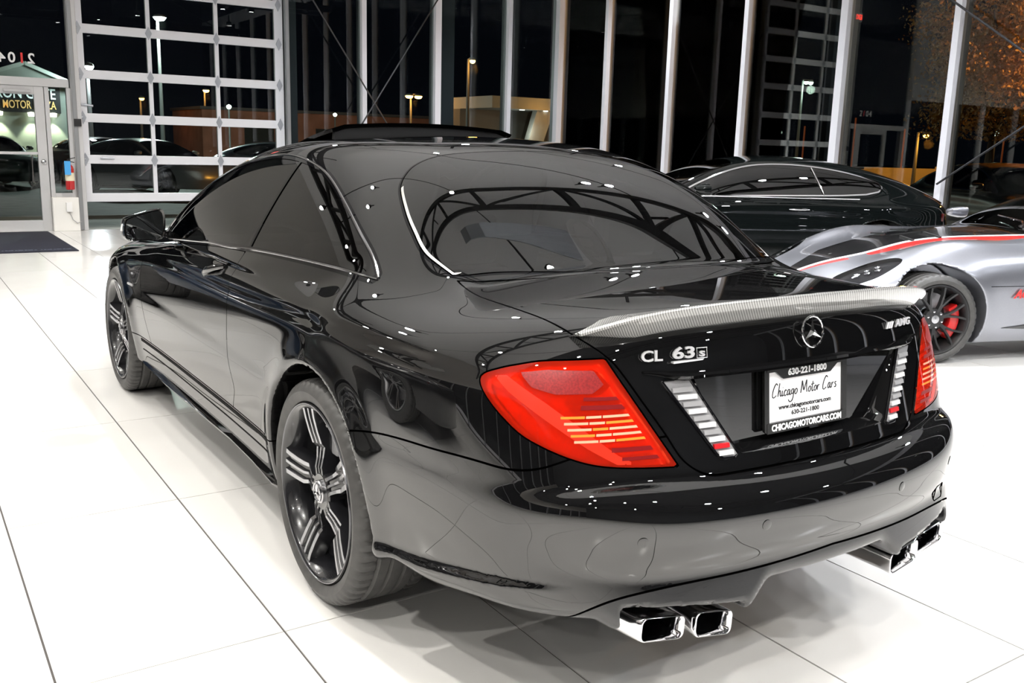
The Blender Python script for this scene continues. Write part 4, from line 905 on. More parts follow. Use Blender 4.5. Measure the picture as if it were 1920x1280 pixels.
# ---------------------------------------------------------------- showroom shell
XF, YR, YL, XB, ZC = 13.05, -9.4, 9.0, -12., 6.0
ZT = 5.2
def build_room():
    tile_m = noise_mat('porcelain', (.64, .63, .615), (.67, .66, .645), 1.5, .12); tile_m.node_tree.nodes['Principled BSDF'].inputs['Specular IOR Level'].default_value = .4
    grout = mat('grout', (.055, .05, .048), .8)
    b = MB(); b.box((XB, YR, -.15), (XF, YL, -.004)); fl = tag(b.obj('floor', grout), kind='structure')
    x0, y0, dx, dy = -.152, 1.092, 1.2215, .6125
    b = MB(); b.box((0, 0, -.012), (dx-.0045, dy-.0065, 0)); tm = b.mesh('tile'); tm.materials.append(tile_m)
    far = MB()
    for i in range(-11, 12):
        for j in range(-14, 18):
            X, Y = x0+i*dx+.0018, y0-j*dy+.0028
            if X < XB-.2 or X+dx > XF+.9 or Y < YR or Y+dy > YL: continue
            if -2 <= i <= 10 and -2 <= j and Y > YR+.2 and not (j < 0 and i > 6):
                if X+dx > XF: 
                    far.box((X, Y, -.012), (XF-.01, Y+dy-.0055, 0)); continue
                o = link('tile', tm, None, fl); o.location = (X, Y, 0)
            else: far.box((X, Y, -.012), (min(X+dx-.0035, XF-.01), Y+dy-.0055, 0))
    o = far.obj('tile_field', tile_m, fl); o['kind'] = 'stuff'
    # ceiling deck and trusses
    deck = mat('ceiling_white', (.90, .90, .91), .7); steel = mat('black_steel', (.012, .012, .013), .45)
    b = MB(); b.box((-2.2, YR, ZC), (XF, YL, ZC+.15)); tag(b.obj('ceiling', deck), kind='structure')
    b = MB(); b.box((XB, YR, ZC), (-2.2, YL, ZC+.15)); tag(b.obj('ceiling_rear_dark', mat('ceiling_black', (.03, .03, .032), .7)), kind='structure')  # unseen rear ceiling, blackened so the bumper top mirrors dark
    for X in (-6.7, 1.25, 9.2):
        t = tag(empty('ceiling_truss', (X, 0, ZT)), 'black steel box truss spanning the showroom ceiling', 'truss', 'black steel box trusses', 'structure')
        for dx in (-.45, .45):
            c = MB(); c.bar((dx, YR+.05, 0), (dx, YL-.05, 0), .15, .18); c.obj('chord', steel, t)
        w = 1.55; n = int((YL-YR)/w)
        for i in range(n):
            ya = YR+.55+i*w
            c = MB(); c.bar((-.45, ya, 0), (.45, ya, 0), .13, .10); c.obj('post', steel, t)
            if i < n-1: c = MB(); c.bar((-.45, ya, 0) if i % 2 else (.45, ya, 0), (.45, ya+w, 0) if i % 2 else (-.45, ya+w, 0), .08, .08); c.obj('diagonal', steel, t)
        for y in np.arange(YR+1.5, YL, 3.): c = MB(); c.bar((0, y, 0), (0, y, ZC-ZT), .05, .05); c.obj('hanger', steel, t)
    for x0, x1 in ((-6.2, .8), (1.7, 8.7)):
        for y in (-8.2, -4.4, -.6, 3.2):
            c = MB(); c.tube([(x0, y, ZT+.1), (x1, y+3.6, ZT+.1)], .020, 6); tag(c.obj('ceiling_tie_rod', steel), 'thin black tie rod between two roof trusses', 'tie rod', 'thin black tie rods', 'structure')
    duct = mat('duct_silver', (.45, .48, .52), .3, .6); dg = mat('diffuser_grey', (.62, .62, .62), .6)
    t = tag(empty('air_duct', (.2, -1.2, ZT-.1)), 'silver air duct with a round ceiling diffuser', 'duct', kind='structure')
    c = MB(); c.loft([[(x+dx, y, z+dz) for dx, dz in ((-.14, -.05), (.14, -.05), (.14, .05), (-.14, .05))] for x, y, z in ((-.05, -.9, 0), (0, .6, 0), (.02, 1.1, .08), (.02, 1.35, .35))]); c.smooth = False; c.obj('duct', duct, t)
    c = MB(); c.lathe([(.10, .1), (.28, .02), (.30, 0), (.22, -.02), (.20, .0), (.12, -.02), (0, -.02)], 32, 'z'); o = c.obj('diffuser', dg, t); o.location = (.05, -1.25, 0)
    # plain back wall
    b = MB(); b.box((XB-.15, YR, 0), (XB, YL, ZC)); tag(b.obj('wall_back', mat('wall_dark', (.05, .052, .056), .7)), kind='structure')
    alu = mat('aluminium_white', (.76, .76, .81), .35, .1); dark = mat('column_dark', (.030, .036, .052), .5); pane = glass_mat('window_glass', (.86, .90, .88), 1.52)
    gasket = mat('gasket_grey', (.14, .15, .16), .5)
    # front window wall between the sectional door and the corner
    W = tag(empty('window_1', (XF, -6.5, 0)), kind='structure'); L = lambda o: setattr(o, 'location', Vector(o.location)-Vector((XF, -6.5, 0))) or o
    def glaze(parent, org, a, bpt, z0=.12, z1=ZC-.35):
        m = MB(); d = np.array(bpt)-np.array(a); n = np.array([-d[1], d[0]])/np.linalg.norm(d)*.006
        m.add([(p[0]-org[0]+s*n[0], p[1]-org[1]+s*n[1], z) for z in (z0, z1) for p in (a, bpt) for s in (-1, 1)], [(0, 1, 3, 2), (4, 6, 7, 5), (0, 4, 5, 1), (2, 3, 7, 6), (0, 2, 6, 4), (1, 5, 7, 3)]); m.obj('pane', pane, parent)
    def mullion(parent, org, x, y, w, z0=0., z1=ZC, along='y'):
        m = MB(); e = (.075, w/2) if along == 'y' else (w/2, .075)
        m.box((x-org[0]-e[0], y-org[1]-e[1], z0), (x-org[0]+e[0], y-org[1]+e[1], z1)); m.obj('mullion', alu, parent)
        m = MB(); f = (.10, w*.32) if along == 'y' else (w*.32, .10); s = (.10, 0) if along == 'y' else (0, -.10)
        m.box((x-org[0]-f[0]+s[0], y-org[1]-f[1]+s[1], z0), (x-org[0]+f[0]+s[0], y-org[1]+f[1]+s[1], z1)); m.obj('mullion_back', gasket, parent)
    org = (XF, -6.5); ys = [-3.76, -5.17, -6.63, -8.18, YR]
    for y, w in zip(ys[1:-1], (.085, .12, .085)): mullion(W, org, XF, y, w)
    for a, c in zip(ys[:-1], ys[1:]): glaze(W, org, (XF+.02, a), (XF+.02, c))
    for z, h in ((.06, .12), (ZC-.18, .36)):
        m = MB(); m.box((-.06, YR+6.5, z-h/2), (.06, -3.76+6.5, z+h/2)); m.obj('rail', alu, W)
    rod = mat('brace_steel', (.05, .05, .055), .4, .6)
    for a, c in (((12.85, -3.95, 4.05), (12.85, -6.45, .45)), ((12.85, -6.55, 3.97), (12.85, -3.95, .0+.08))):
        m = MB(); m.tube([(a[0]-XF, a[1]+6.5, a[2]), (c[0]-XF, c[1]+6.5, c[2])], .014, 8); m.obj('brace_rod', rod, W)
    # right-hand window wall
    W2 = tag(empty('window_2', (0, YR, 0)), kind='structure'); org = (0, YR); xs = [XF-.02, 11.52, 9.80, 8.10, 6.28, 4.58, 2.88, 1.18, -.52, -2.22, -3.92, -5.62, -7.32, -9.02, -10.72, XB]
    for x in xs[1:-1]: mullion(W2, org, x, YR, .115 if abs(x-6.28) < .1 else .085, along='x')
    for a, c in zip(xs[:-1], xs[1:]): glaze(W2, org, (a, YR-.02), (c, YR-.02))
    for z, h in ((.06, .12), (ZC-.18, .36)):
        m = MB(); m.box((XB, -.06, z-h/2), (XF, .06, z+h/2)); m.obj('rail', alu, W2)
    for a, c in (((4.53, -9.22, 1.10), (2.95, -9.22, 2.20)), ((4.62, -9.22, 3.34), (2.95, -9.22, 2.2))):
        m = MB(); m.tube([(a[0], a[1]-YR, a[2]), (c[0], c[1]-YR, c[2])], .014, 8); m.obj('brace_rod', rod, W2)
    # corner mullion
    m = MB(); m.box((XF-.11, YR-.11, 0), (XF+.11, YR+.11, ZC)); m.smooth = False; tag(m.obj('trim_1', alu), kind='structure')
    # left-hand window wall (seen only as a reflection in the paint)
    W3 = tag(empty('window_3', (0, YL, 0)), kind='structure'); org = (0, YL)
    for x in np.arange(XB+1.7, XF, 1.7): mullion(W3, org, x, YL, .085, 0., 2.9, along='x')
    glaze(W3, org, (XB, YL+.02), (XF, YL+.02), .12, 2.9)
    drywall = mat('drywall_grey', (.60, .59, .57), .8)
    m = MB(); m.box((XB, YL-.10, 2.9), (XF, YL+.10, ZC)); tag(m.obj('wall_left', drywall), kind='structure')
    m = MB(); m.box((XF-.10, 1.95, 2.9), (XF+.10, YL-.10, ZC)); tag(m.obj('wall_front_upper', drywall), kind='structure')
    for z, h in ((.06, .12), (ZC-.18, .36)):
        m = MB(); m.box((XB, -.06, z-h/2), (XF, .06, z+h/2)); m.obj('rail', alu, W3)
    # dark steel columns just outside the glass
    for n, (x, y, wx, wy) in enumerate(((XF+.32, -3.93, .26, .22), (XF+.32, -6.98, .26, .26), (6.60, YR-.34, .30, .26), (12.35, YR-.34, .30, .26), (1.0, YR-.34, .3, .26))):
        m = MB(); m.box((-wx/2, -wy/2, 0), (-wx/2+.03, wy/2, ZC)); m.box((wx/2-.03, -wy/2, 0), (wx/2, wy/2, ZC)); m.box((-wx/2+.03, -.02, 0), (wx/2-.03, .02, ZC))
        o = m.obj('trim_%d' % (n+2), dark); o.location = (x, y, 0); tag(o, kind='structure')
    # ---- sectional glass door, raised a little
    D = tag(empty('door_2', (XF, -2.15, .425)), kind='structure'); white = mat('door_white', (.66, .67, .71), .4)
    y_st = [(-.52, -.66), (-1.565, -1.625), (-2.60, -2.66), (-3.58, -3.72)]; pitch = .615; zb = [0, .575, 1.19, 1.825, 2.48, 3.095, 3.71, 4.325, 4.94]
    for k, z in enumerate(zb):
        m = MB(); m.box((-.035, -3.72+2.15, z), (.035, -.52+2.15, z+.13)); m.obj('rail', white, D, bevel=.004, segs=1)
    for k in range(len(zb)-1):
        za, zc_ = zb[k]+.13, zb[k+1]
        for a, c in y_st:
            m = MB(); m.box((-.033, c+2.15, za), (.033, a+2.15, zc_)); m.obj('stile', white, D)
        for (a0, a1), (c0, c1) in zip(y_st[:-1], y_st[1:]):
            m = MB(); m.box((-.006, c0+2.15, za), (.006, a1+2.15, zc_)); m.obj('pane', pane, D)
        if k:
            for yc in (-.59, -1.595, -2.63, -3.65):
                m = MB(); m.prism([(0, -.10), (.05, 0), (0, .10), (-.05, 0)], -.045, -.036, lambda u, v, d: (d, yc+2.15+u, zb[k]+.065+v)); m.obj('hinge_plate', mat('galvanised', (.40, .42, .46), .4, .7), D)
            m = MB(); m.tube([(-.05, -.59+2.15, zb[k]+.065), (-.05, -.47+2.15, zb[k]+.065)], .014, 8); m.obj('roller', mat('galvanised', (.40, .42, .46), .4, .7), D)
    m = MB(); m.tube([(-.05, -.80+2.15, .66), (-.05, -1.0+2.15, .66)], .012, 8); m.obj('slide_bolt', mat('galvanised', (.40, .42, .46), .4, .7), D)
    m = MB(); m.tube([(-.05, -.56+2.15, 1.45), (-.05, -.74+2.15, 1.43)], .016, 8); m.obj('latch', mat('galvanised', (.40, .42, .46), .4, .7), D)
    for y in (-.475, -3.775):
        m = MB(); m.box((-.12, y-.03+2.15, -.42), (.02, y+.03+2.15, 5.4)); m.obj('track', mat('track_steel', (.32, .33, .34), .4, .6), D, bevel=.006, segs=1)
    m = MB(); m.box((-.10, -3.76+2.15, 5.07), (.10, -.5+2.15, ZC-.425)); m.obj('header', alu, D)
    # ---- entrance door with side light and knee wall
    E_ = tag(empty('door_1', (XF, .5, 0)), kind='structure'); fr = mat('frame_silver', (.60, .60, .61), .35, .3)
    def bx(name, y0, y1, z0, z1, m=fr, x0=-.05, x1=.05, bev=.004):
        b = MB(); b.box((x0, y0-.5, z0), (x1, y1-.5, z1)); return b.obj(name, m, E_, bevel=bev, segs=1)
    bx('stile', -.075, .055, 0, 2.10); bx('stile', 1.02, 1.12, 0, 2.10); bx('top_rail', .055, 1.02, 1.98, 2.10); bx('bottom_rail', .055, 1.02, .0, .16)
    bx('push_bar', .055, 1.02, 1.12, 1.16, x0=-.07, x1=-.05); bx('header', -.42, 1.9, 2.10, 2.22, x0=-.07, x1=.07); bx('pane', .055, 1.02, .16, 1.98, pane, -.006, .006, 0)
    bx('side_stile', -.145, -.085, .50, 2.10); bx('side_stile', -.44, -.38, .50, 2.10); bx('side_sill', -.38, -.145, .50, .56); bx('side_pane', -.38, -.145, .56, 2.10, pane, -.006, .006, 0)
    bx('transom_pane', -.38, 1.9, 2.22, ZC-.36, pane, -.006, .006, 0); bx('transom_head', -.42, 1.9, ZC-.36, ZC)
    bx('closer', .10, .45, 2.005, 2.045, mat('closer_grey', (.45, .45, .46), .4), -.11, -.05)
    b = MB(); b.tube([(-.05, .13-.5, 1.10), (-.13, .15-.5, 1.10), (-.13, .15-.5, .72), (-.05, .13-.5, .70)], .016, 8); b.obj('pull_handle', mat('handle_steel', (.6, .6, .6), .25, 1.), E_)
    b = MB(); b.lathe([(.035, -.075), (.035, -.06), (0, -.075)], 16, 'x'); o = b.obj('lock', mat('handle_steel', (.6, .6, .6), .25, 1.), E_); o.location = (0, -.01-.5, 1.02)
    # tall jamb and the rest of the left part
    b = MB(); b.box((XF-.10, -.565, .0), (XF+.10, -.44, ZC)); tag(b.obj('trim_7', fr, bevel=.006, segs=1), kind='structure')
    b = MB(); b.box((XF-.16, -.44, 0), (XF+.10, -.03-.05, .50)); tag(b.obj('wall_front', mat('wall_white', (.78, .77, .74), .6), bevel=.004, segs=1), kind='structure')
    W4 = tag(empty('window_4', (XF, 5.5, 0)), kind='structure'); org = (XF, 5.5)
    for y in (1.95, 3.7, 5.45, 7.2): mullion(W4, org, XF, y, .1, 0., 2.9)
    glaze(W4, org, (XF+.02, 1.95), (XF+.02, YL), .12, 2.9)
    # black junction box, switch box and conduit on the jamb
    b = MB(); b.box((-.02, -.05, -.055), (.02, .05, .055)); o = b.obj('photo_sensor', mat('black_plastic', (.012, .012, .013), .45), bevel=.005); o.location = (XF-.12, -.50, 1.60); tag(o, 'small black box fixed to the door jamb at head height', 'sensor')
    b = MB(); b.box((-.02, -.04, -.07), (.02, .04, .07)); o = b.obj('junction_box', mat('box_white', (.8, .8, .8), .5), bevel=.005); o.location = (XF-.18, -.30, .36); tag(o, 'white junction box on the low white wall', 'junction box')
    c = MB(); c.tube([(0, 0, 0), (0, -.04, -.12), (0, -.10, -.17), (.02, -.16, -.15)], .006, 6); c.obj('cable', mat('cable_grey', (.35, .35, .36), .5), o).location = (0, 0, -.07)
    # doormat
    nv = noise_mat('mat_pile', (.004, .005, .014), (.009, .011, .026), 160, .95, bump=.4)
    b = MB(); b.box((10.14, .02, .0005), (12.83, .93, .012)); mt = tag(b.obj('doormat', nv, bevel=.005), 'dark navy entrance mat lying in front of the glass door', 'doormat')
    b = MB()
    for k in range(22):
        if k != 11: b.box((10.30, .86-.036*k-.02-.008*(k % 3), .012), (10.35+.012*(k % 2), .86-.036*k, .0128))
    o = b.obj('mat_lettering', mat('mat_print', (.07, .08, .12), .9), mt); o['kind'] = 'stuff'  # row of dashes stands in for the mat's lettering
    # fire extinguisher on its bracket
    fe = tag(empty('fire_extinguisher', (XF-.20, -.33, .62)), 'red fire extinguisher with cream label and blue tag beside the door', 'extinguisher')
    rd = mat('extinguisher_red', (.50, .012, .015), .3, 0., coat=.5)
    MB().lathe([(0, 0), (.055, .0), (.062, .012), (.062, .30), (.050, .345), (.024, .37), (.022, .395), (0, .395)], 28, 'z').obj('cylinder', rd, fe)
    MB().lathe([(.0635, .13), (.0635, .25)], 28, 'z').obj('label_wrap', mat('label_cream', (.75, .70, .52), .5), fe)
    b = MB(); b.box((-.02, -.02, .39), (.02, .02, .44)); b.bar((0, .02, .44), (-.05, -.08, .47), .018, .012); b.bar((0, .02, .42), (-.03, -.07, .40), .018, .012); b.obj('valve', mat('black_plastic', (.012, .012, .013), .45), fe)
    b = MB(); b.tube([(0, .02, .42), (-.01, .075, .39), (-.01, .085, .25), (-.01, .075, .12)], .010, 8); b.obj('hose', mat('black_plastic', (.012, .012, .013), .45), fe)
    b = MB(); b.box((-.085, -.01, .22), (-.078, .075, .42)); b.obj('inspection_tag', mat('tag_blue', (.06, .35, .75), .5), fe)
    b = MB(); b.box((.055, -.03, .05), (.10, .03, .35)); b.obj('bracket', mat('bracket_grey', (.3, .3, .3), .5), fe)
    # street number on the glass above the door, read from outside
    wn = mat('number_white', (.75, .75, .76), .5); rn = mat('number_red', (.70, .03, .03), .5)
    n0 = tag(empty('street_number', (XF-.01, .23, 2.48)), 'white and red street number on the glass over the entrance, seen mirrored', 'number')
    for ch, y, m in (('2', -.18, wn), ('1', -.06, rn), ('0', .07, wn), ('4', .20, wn)):
        text('digit', ch, .20, frame_matrix((.0, y, 0), (0, 1, 0), (0, 0, 1)), m, n0, depth=.002, bold=.004)
    # exit sign over the entrance
    ex = tag(empty('exit_sign', (XF-.22, -.75, 4.72)), 'red lit exit sign hanging above the entrance, seen mirrored in the right window', 'sign')
    b = MB(); b.box((-.03, -.17, -.10), (.03, .17, .10)); b.obj('housing', mat('sign_white_box', (.7, .7, .7), .5), ex, bevel=.008)
    text('sign_lettering', 'EXIT', .16, frame_matrix((-.032, 0, 0), (0, -1, 0), (0, 0, 1)), mat('exit_glow', (1, .1, .1), .5, emit=((1., .05, .03), 9.)), ex, depth=.002, bold=.004)
    b = MB(); b.bar((0, 0, .10), (0, 0, ZC-4.72-.36), .02, .02); b.obj('hanger', mat('galvanised', (.40, .42, .46), .4, .7), ex)
    # ceiling spotlights
    sl = []; housing = mat('lamp_housing', (.02, .02, .02), .5); lensm = mat('lamp_glow', (1, 1, 1), .5, emit=((1., .985, .96), 90.))
    pts = [(1.9, -6.9), (1.9, -6.1), (2.1, -3.65), (2.1, -3.2), (1.6, -.35), (.8, 2.6), (1.0, 5.6), (5.4, -6.0), (5.4, -2.3), (5.5, 1.8), (5.9, 2.75), (5.4, 5.6), (9.5, -7.9), (9.0, -5.0), (8.8, -1.2), (9.6, 3.4), (8.7, 5.0), (9.4, 6.6),
           (-.2, -1.4), (-1.4, -4.6), (-1.6, .9), (-2.2, 3.6), (-1.8, -7.4), (-5.2, -6.4), (-5.2, -3.0), (-5.0, .4), (-5.2, 3.4), (-5.4, 6.4), (-8.8, -4.5), (-8.8, .5), (-8.8, 5.), (-4.3, -1.3), (-3.5, 1.9), (-3.4, -3.9)]  # last three are added to brighten the floor behind the coupe
    protos = {}
    for i, (x, y) in enumerate(pts):
        kind = 'warm' if y > -2.8 else 'cool'; col = (1., .965, .90) if kind == 'warm' else (.93, .96, 1.)
        if kind not in protos:
            proto = protos[kind] = tag(empty('ceiling_spotlight'), 'round black spotlight hanging under the showroom ceiling', 'spotlight', 'ceiling spotlights')
            MB().lathe([(.02, .30), (.03, .10), (.07, .09), (.085, .0), (.085, -.03), (.075, -.03), (.07, 0), (.0, .0)], 20, 'z').obj('housing', housing, proto)
            MB().lathe([(.074, -.022), (0, -.022)], 20, 'z').obj('lens', lensm, proto)
            li = bpy.data.lights.new('beam', 'SPOT'); li.energy = LAMP_W; li.spot_size = math.radians(150); li.spot_blend = .6; li.shadow_soft_size = .07; li.color = col
            lo = bpy.data.objects.new('beam', li); COL.objects.link(lo); lo.parent = proto; lo.location = (0, 0, -.03); s = proto
        else: s = copy_tree(protos[kind])
        s.location = (x, y, ZT-.30)
    return fl
# ---------------------------------------------------------------- the night outside
def build_outside(gt):
    asph = noise_mat('asphalt', (.020, .024, .022), (.045, .052, .048), 3., .8, bump=.2)
    b = MB(); b.box((XF+.12, -140, -.12), (150, 60, -.02)); b.box((-60, -140, -.12), (XF+.12, YR-.12, -.02)); tag(b.obj('ground', asph), 'dark asphalt yard outside', kind='structure')
    b = MB(); b.box((XF+.12, -9.4, -.02), (XF+2.1, 9, -.004)); tag(b.obj('pavement', mat('pavement_concrete', (.42, .44, .42), .8)), kind='structure')
    b = MB(); b.box((XF+2.1, -9.4, -.10), (XF+2.3, 9, .05)); tag(b.obj('kerb', mat('kerb_concrete', (.20, .17, .14), .8), bevel=.02), kind='structure')
    pole_m = mat('pole_metal', (.10, .10, .10), .6)
    def street_lamp(label, x, y, z, n=1, col=(1., .42, .08), e=50., w=90., r=.20, group=None, head=True):
        t = tag(empty('street_lamp', (x, y, 0)), label, 'street lamp', group)
        b = MB(); b.tube([(0, 0, -.02), (0, 0, z*.5), (0, 0, z+.1)], [.09, .07, .05], 10); b.obj('pole', pole_m, t)
        em = mat('glow_%d_%d_%d_%d' % (col[0]*100, col[1]*100, col[2]*100, e), (1, 1, 1), .5, emit=(col, e))
        for k in range(n):
            dy = (k-(n-1)/2)*r*2.6
            b = MB(); b.tube([(0, 0, z+.08), (-.15, dy*.6-.0, z+.14), (-.35, dy, z+.08)], .03, 6); b.obj('arm', pole_m, t)
            b = MB(); b.lathe([(r*1.1, .02), (r*.9, .10), (.03, .14)], 14, 'z'); o = b.obj('shade', pole_m, t); o.location = (-.35, dy, z)
            b = MB(); b.lathe([(0, .08), (r*.7, .05), (r, .0), (r*.7, -.08), (0, -.11)], 14, 'z'); o = b.obj('bulb', em, t); o.location = (-.35, dy, z)
        li = bpy.data.lights.new('glow', 'POINT'); li.energy = w; li.color = col; li.shadow_soft_size = .2; lo = bpy.data.objects.new('glow', li); COL.objects.link(lo); lo.parent = t; lo.location = (-.5, 0, z-.35)
        return t
    street_lamp('double orange street lamp above the brick wall, left of the two doubles', 41.67, -20.82, 3.78, 2, w=160.)
    street_lamp('double orange street lamp by the white building, right of the two doubles', 34.9, -25.55, 3.35, 2, w=160.)
    street_lamp('single orange street lamp on a tall pole between the double ones', 33.21, -19.21, 4.92, 1, r=.12)
    street_lamp('small orange street lamp seen through the sectional door', 54.8, -14.07, 4.14, 1, r=.18)
    street_lamp('faint orange street lamp far behind the sectional door', 51.4, -9.73, 3.39, 1, e=12., r=.14, w=40.)
    gw = (.75, 1., .82)
    street_lamp('tall greenish white yard lamp on a thin pole', 33.66, -28.46, 6.74, 2, gw, 14., 250., .13)
    street_lamp('greenish white yard lamp near the dark column', 28.73, -35.16, 4.79, 2, gw, 14., 250., .12)
    street_lamp('bright white floodlight on a pole behind the sectional door', 35.38, -7.02, 5.73, 1, (.82, 1., .92), 60., 3000., .22)
    street_lamp('white floodlight beside the gabled building', 32.2, -3.95, 3.62, 1, (.85, .95, 1.), 60., 300., .14)
    for k, (x, y, z) in enumerate(((45.5, -18.3, 2.83), (41.3, -24.7, 2.76), (38.4, -10.5, 2.76), (34.0, -26.3, 2.46), (27.3, -27.2, 2.3), (25.4, -30.0, 2.32), (30.5, -25.4, 2.2), (21.3, -36.0, 2.6), (20.2, -37.5, 2.5))):
        t = tag(empty('wall_lamp', (x, y, 0)), 'small pale green lamp on a short post far outside', 'lamp', 'small pale yard lamps')
        b = MB(); b.tube([(0, 0, -.02), (0, 0, z)], .04, 8); b.obj('post', pole_m, t)
        b = MB(); b.lathe([(0, .10), (.09, .05), (.11, 0), (.07, -.08), (0, -.10)], 12, 'z'); o = b.obj('bulb', mat('lamp_pale', (1, 1, 1), .5, emit=((.78, 1., .85), 10.)), t); o.location = (0, 0, z)
    # gabled office with the lit sign
    g = tag(empty('gabled_building', (36, -2.3, 0)), 'pale gabled building with a lit name board, behind the entrance door', 'building')
    gw_ = noise_mat('stucco', (.22, .27, .23), (.27, .32, .28), 2., .8); grn = mat('gable_trim', (.45, .55, .48), .6); dk = mat('sign_board', (.012, .016, .016), .5)
    b = MB(); b.box((-3, -1.1, 0), (3, 6.5, 3.1)); b.obj('wall', gw_, g)
    b = MB(); b.prism([(-1.35, 3.02), (1.9, 3.02), (.18, 3.62)], -3.35, 3., lambda u, v, d: (d, u, v)); b.obj('gable', gw_, g)
    for a, c in (((-3.4, -1.45, 3.0), (-3.4, .18, 3.66)), ((-3.4, .18, 3.66), (-3.4, 2.0, 3.0)), ((-3.4, -1.45, 3.0), (-3.4, 2.0, 3.0))):
        b = MB(); b.bar(a, c, .16, .12); b.obj('roof_trim', grn, g)
    b = MB(); b.box((-3.12, -.86, 2.10), (-3.0, 3.2, 2.98)); b.obj('sign_board', dk, g)
    def sign(s, size, z, width, m, **k):
        o = text('sign_lettering', s, size, frame_matrix((-3.14, -.72, z), (0, -1, 0), (0, 0, 1)), m, g, align='RIGHT', depth=.01, **k); xs = [v.co.x for v in o.data.vertices]
        for v in o.data.vertices: v.co.x = (v.co.x-max(xs))*width/(max(xs)-min(xs))
    sign('IRON GATE', .48, 2.70, 1.86, mat('sign_white', (.9, .95, .95), .5, emit=((.55, .8, .8), .55)), bold=.006)
    sign('MOTOR PLAZA', .36, 2.34, 1.58, mat('sign_gold', (.8, .6, .25), .5, emit=((.8, .5, .15), .45)), bold=.004)
    for y in (-.6, .05, 1.0):
        b = MB(); b.lathe([(.10, 0), (.12, .12), (.02, .14)], 14, 'z'); o = b.obj('downlight', mat('lamp_pale_warm', (1, 1, 1), .5, emit=((1., .95, .7), 6.)), g); o.location = (-3.2, y, 1.98)
        li = bpy.data.lights.new('wash', 'SPOT'); li.energy = 160; li.color = (1., .97, .7); li.spot_size = math.radians(75); li.spot_blend = .4; li.shadow_soft_size = .05
        lo = bpy.data.objects.new('wash', li); COL.objects.link(lo); lo.parent = g; lo.location = (-3.22, y, 1.95); lo.rotation_euler = (0, math.radians(-8), 0)
    # other buildings
    br = noise_mat('brick_far', (.20, .075, .045), (.28, .11, .07), 1.4, .85)
    w = tag(empty('brick_building', (50, -19, 0)), 'low red brick building under the orange lamps', 'building')
    b = MB(); b.box((-2, -10, 0), (4, 7, 2.9)); b.obj('wall', br, w)
    b = MB(); b.box((-2.1, -10.1, 2.9), (4.1, 7.1, 3.05)); b.obj('parapet', mat('parapet_dark', (.06, .05, .05), .7), w)
    for y in (-8, -4, 0, 4):
        b = MB(); b.box((-2.05, y-.8, 0), (-1.98, y+.8, 2.1)); b.obj('garage_opening', mat('opening_black', (.01, .01, .01), .8), w)
    c = tag(empty('canopy_building', (37.5, -24.5, 0)), 'pale building with a flat white canopy and sloping legs', 'building'); cw = mat('canopy_white', (.26, .27, .27), .6)
    b = MB(); b.box((-1.5, -4.5, 3.2), (3, 2.3, 3.75)); b.obj('canopy', cw, c); b = MB(); b.box((1.5, -6, 0), (4, 2.3, 3.2)); b.obj('wall', mat('wall_grey_brown', (.12, .11, .10), .8), c)  # wall colour is darker than the canopy
    b = MB(); b.prism([(-.3, 0), (.5, 0), (-.5, 3.2), (-1.5, 3.2)], -.9, -.5, lambda u, v, d: (d, u-.2, v)); b.obj('leg', cw, c); b = MB(); b.prism([(-4.2, 0), (-3.6, 0), (-3.2, 3.2), (-4.4, 3.2)], -.9, -.5, lambda u, v, d: (d, u, v)); b.obj('leg', cw, c)
    for y in (1.2, .2, -1.2):
        b = MB(); b.lathe([(.13, 0), (.13, -.03), (0, -.03)], 12, 'z'); o = b.obj('soffit_lamp', mat('lamp_soffit', (1, 1, 1), .5, emit=((1., .97, .85), 5.)), c); o.location = (-.9, y, 3.2)
    li = bpy.data.lights.new('soffit', 'POINT'); li.energy = 45; li.color = (1, .95, .8); lo = bpy.data.objects.new('soffit', li); COL.objects.link(lo); lo.parent = c; lo.location = (-1.2, 0, 2.2)
    # roadside wall lit by sodium lamps, fence posts above it
    rw_ = tag(empty('roadside_wall', (24, -31, 0)), 'long low roadside wall glowing orange under sodium light', 'wall', kind='structure'); cm = mat('wall_sand', (.62, .50, .30), .8)
    pts = [np.array([33.0, -18.]), np.array([29.0, -24.0]), np.array([24.6, -30.6]), np.array([19.65, -38.2]), np.array([14., -46.])]
    dz = [.3, .45, .62, .90, 1.1]
    for k in range(len(pts)-1):
        for s in range(3):
            a = pts[k]+(pts[k+1]-pts[k])*s/3; c2 = pts[k]+(pts[k+1]-pts[k])*((s+1)/3-.008); za = dz[k]+(dz[k+1]-dz[k])*s/3
            b = MB(); b.add([(p[0]-24+o*.8, p[1]+31+o*.55, z) for z in (-.1, za+.26) for p in (a, c2) for o in (0, .3)], [(0, 1, 3, 2), (4, 6, 7, 5), (0, 4, 5, 1), (2, 3, 7, 6), (0, 2, 6, 4), (1, 5, 7, 3)]); b.obj('wall_panel', cm, rw_)
    for k in range(9):
        t = k/8; p = pts[1]+(pts[3]-pts[1])*t; b = MB(); b.tube([(p[0]-24+.4, p[1]+31+.3, .5), (p[0]-24+.4, p[1]+31+.3, 2.6+.4*(k % 2))], .035, 6); b.obj('fence_post', mat('post_rust', (.30, .10, .06), .7), rw_)
    for x, y in ((24.0, -26.0), (19.5, -32.0), (15., -38.)):
        li = bpy.data.lights.new('sodium', 'SPOT'); li.energy = 900; li.color = (1., .38, .05); li.spot_size = math.radians(100); li.spot_blend = .6; li.shadow_soft_size = .2
        t = street_lamp('low sodium lamp standing before the roadside wall', x+1.0, y-.5, 2.3, 1, (1., .42, .06), 20., 160., .12, group='sodium lamps by the roadside wall')
    # autumn tree catching sodium light
    tr = tag(empty('tree', (11.4, -22.2, 0)), 'leafy tree glowing orange in the street light behind the right window', 'tree')
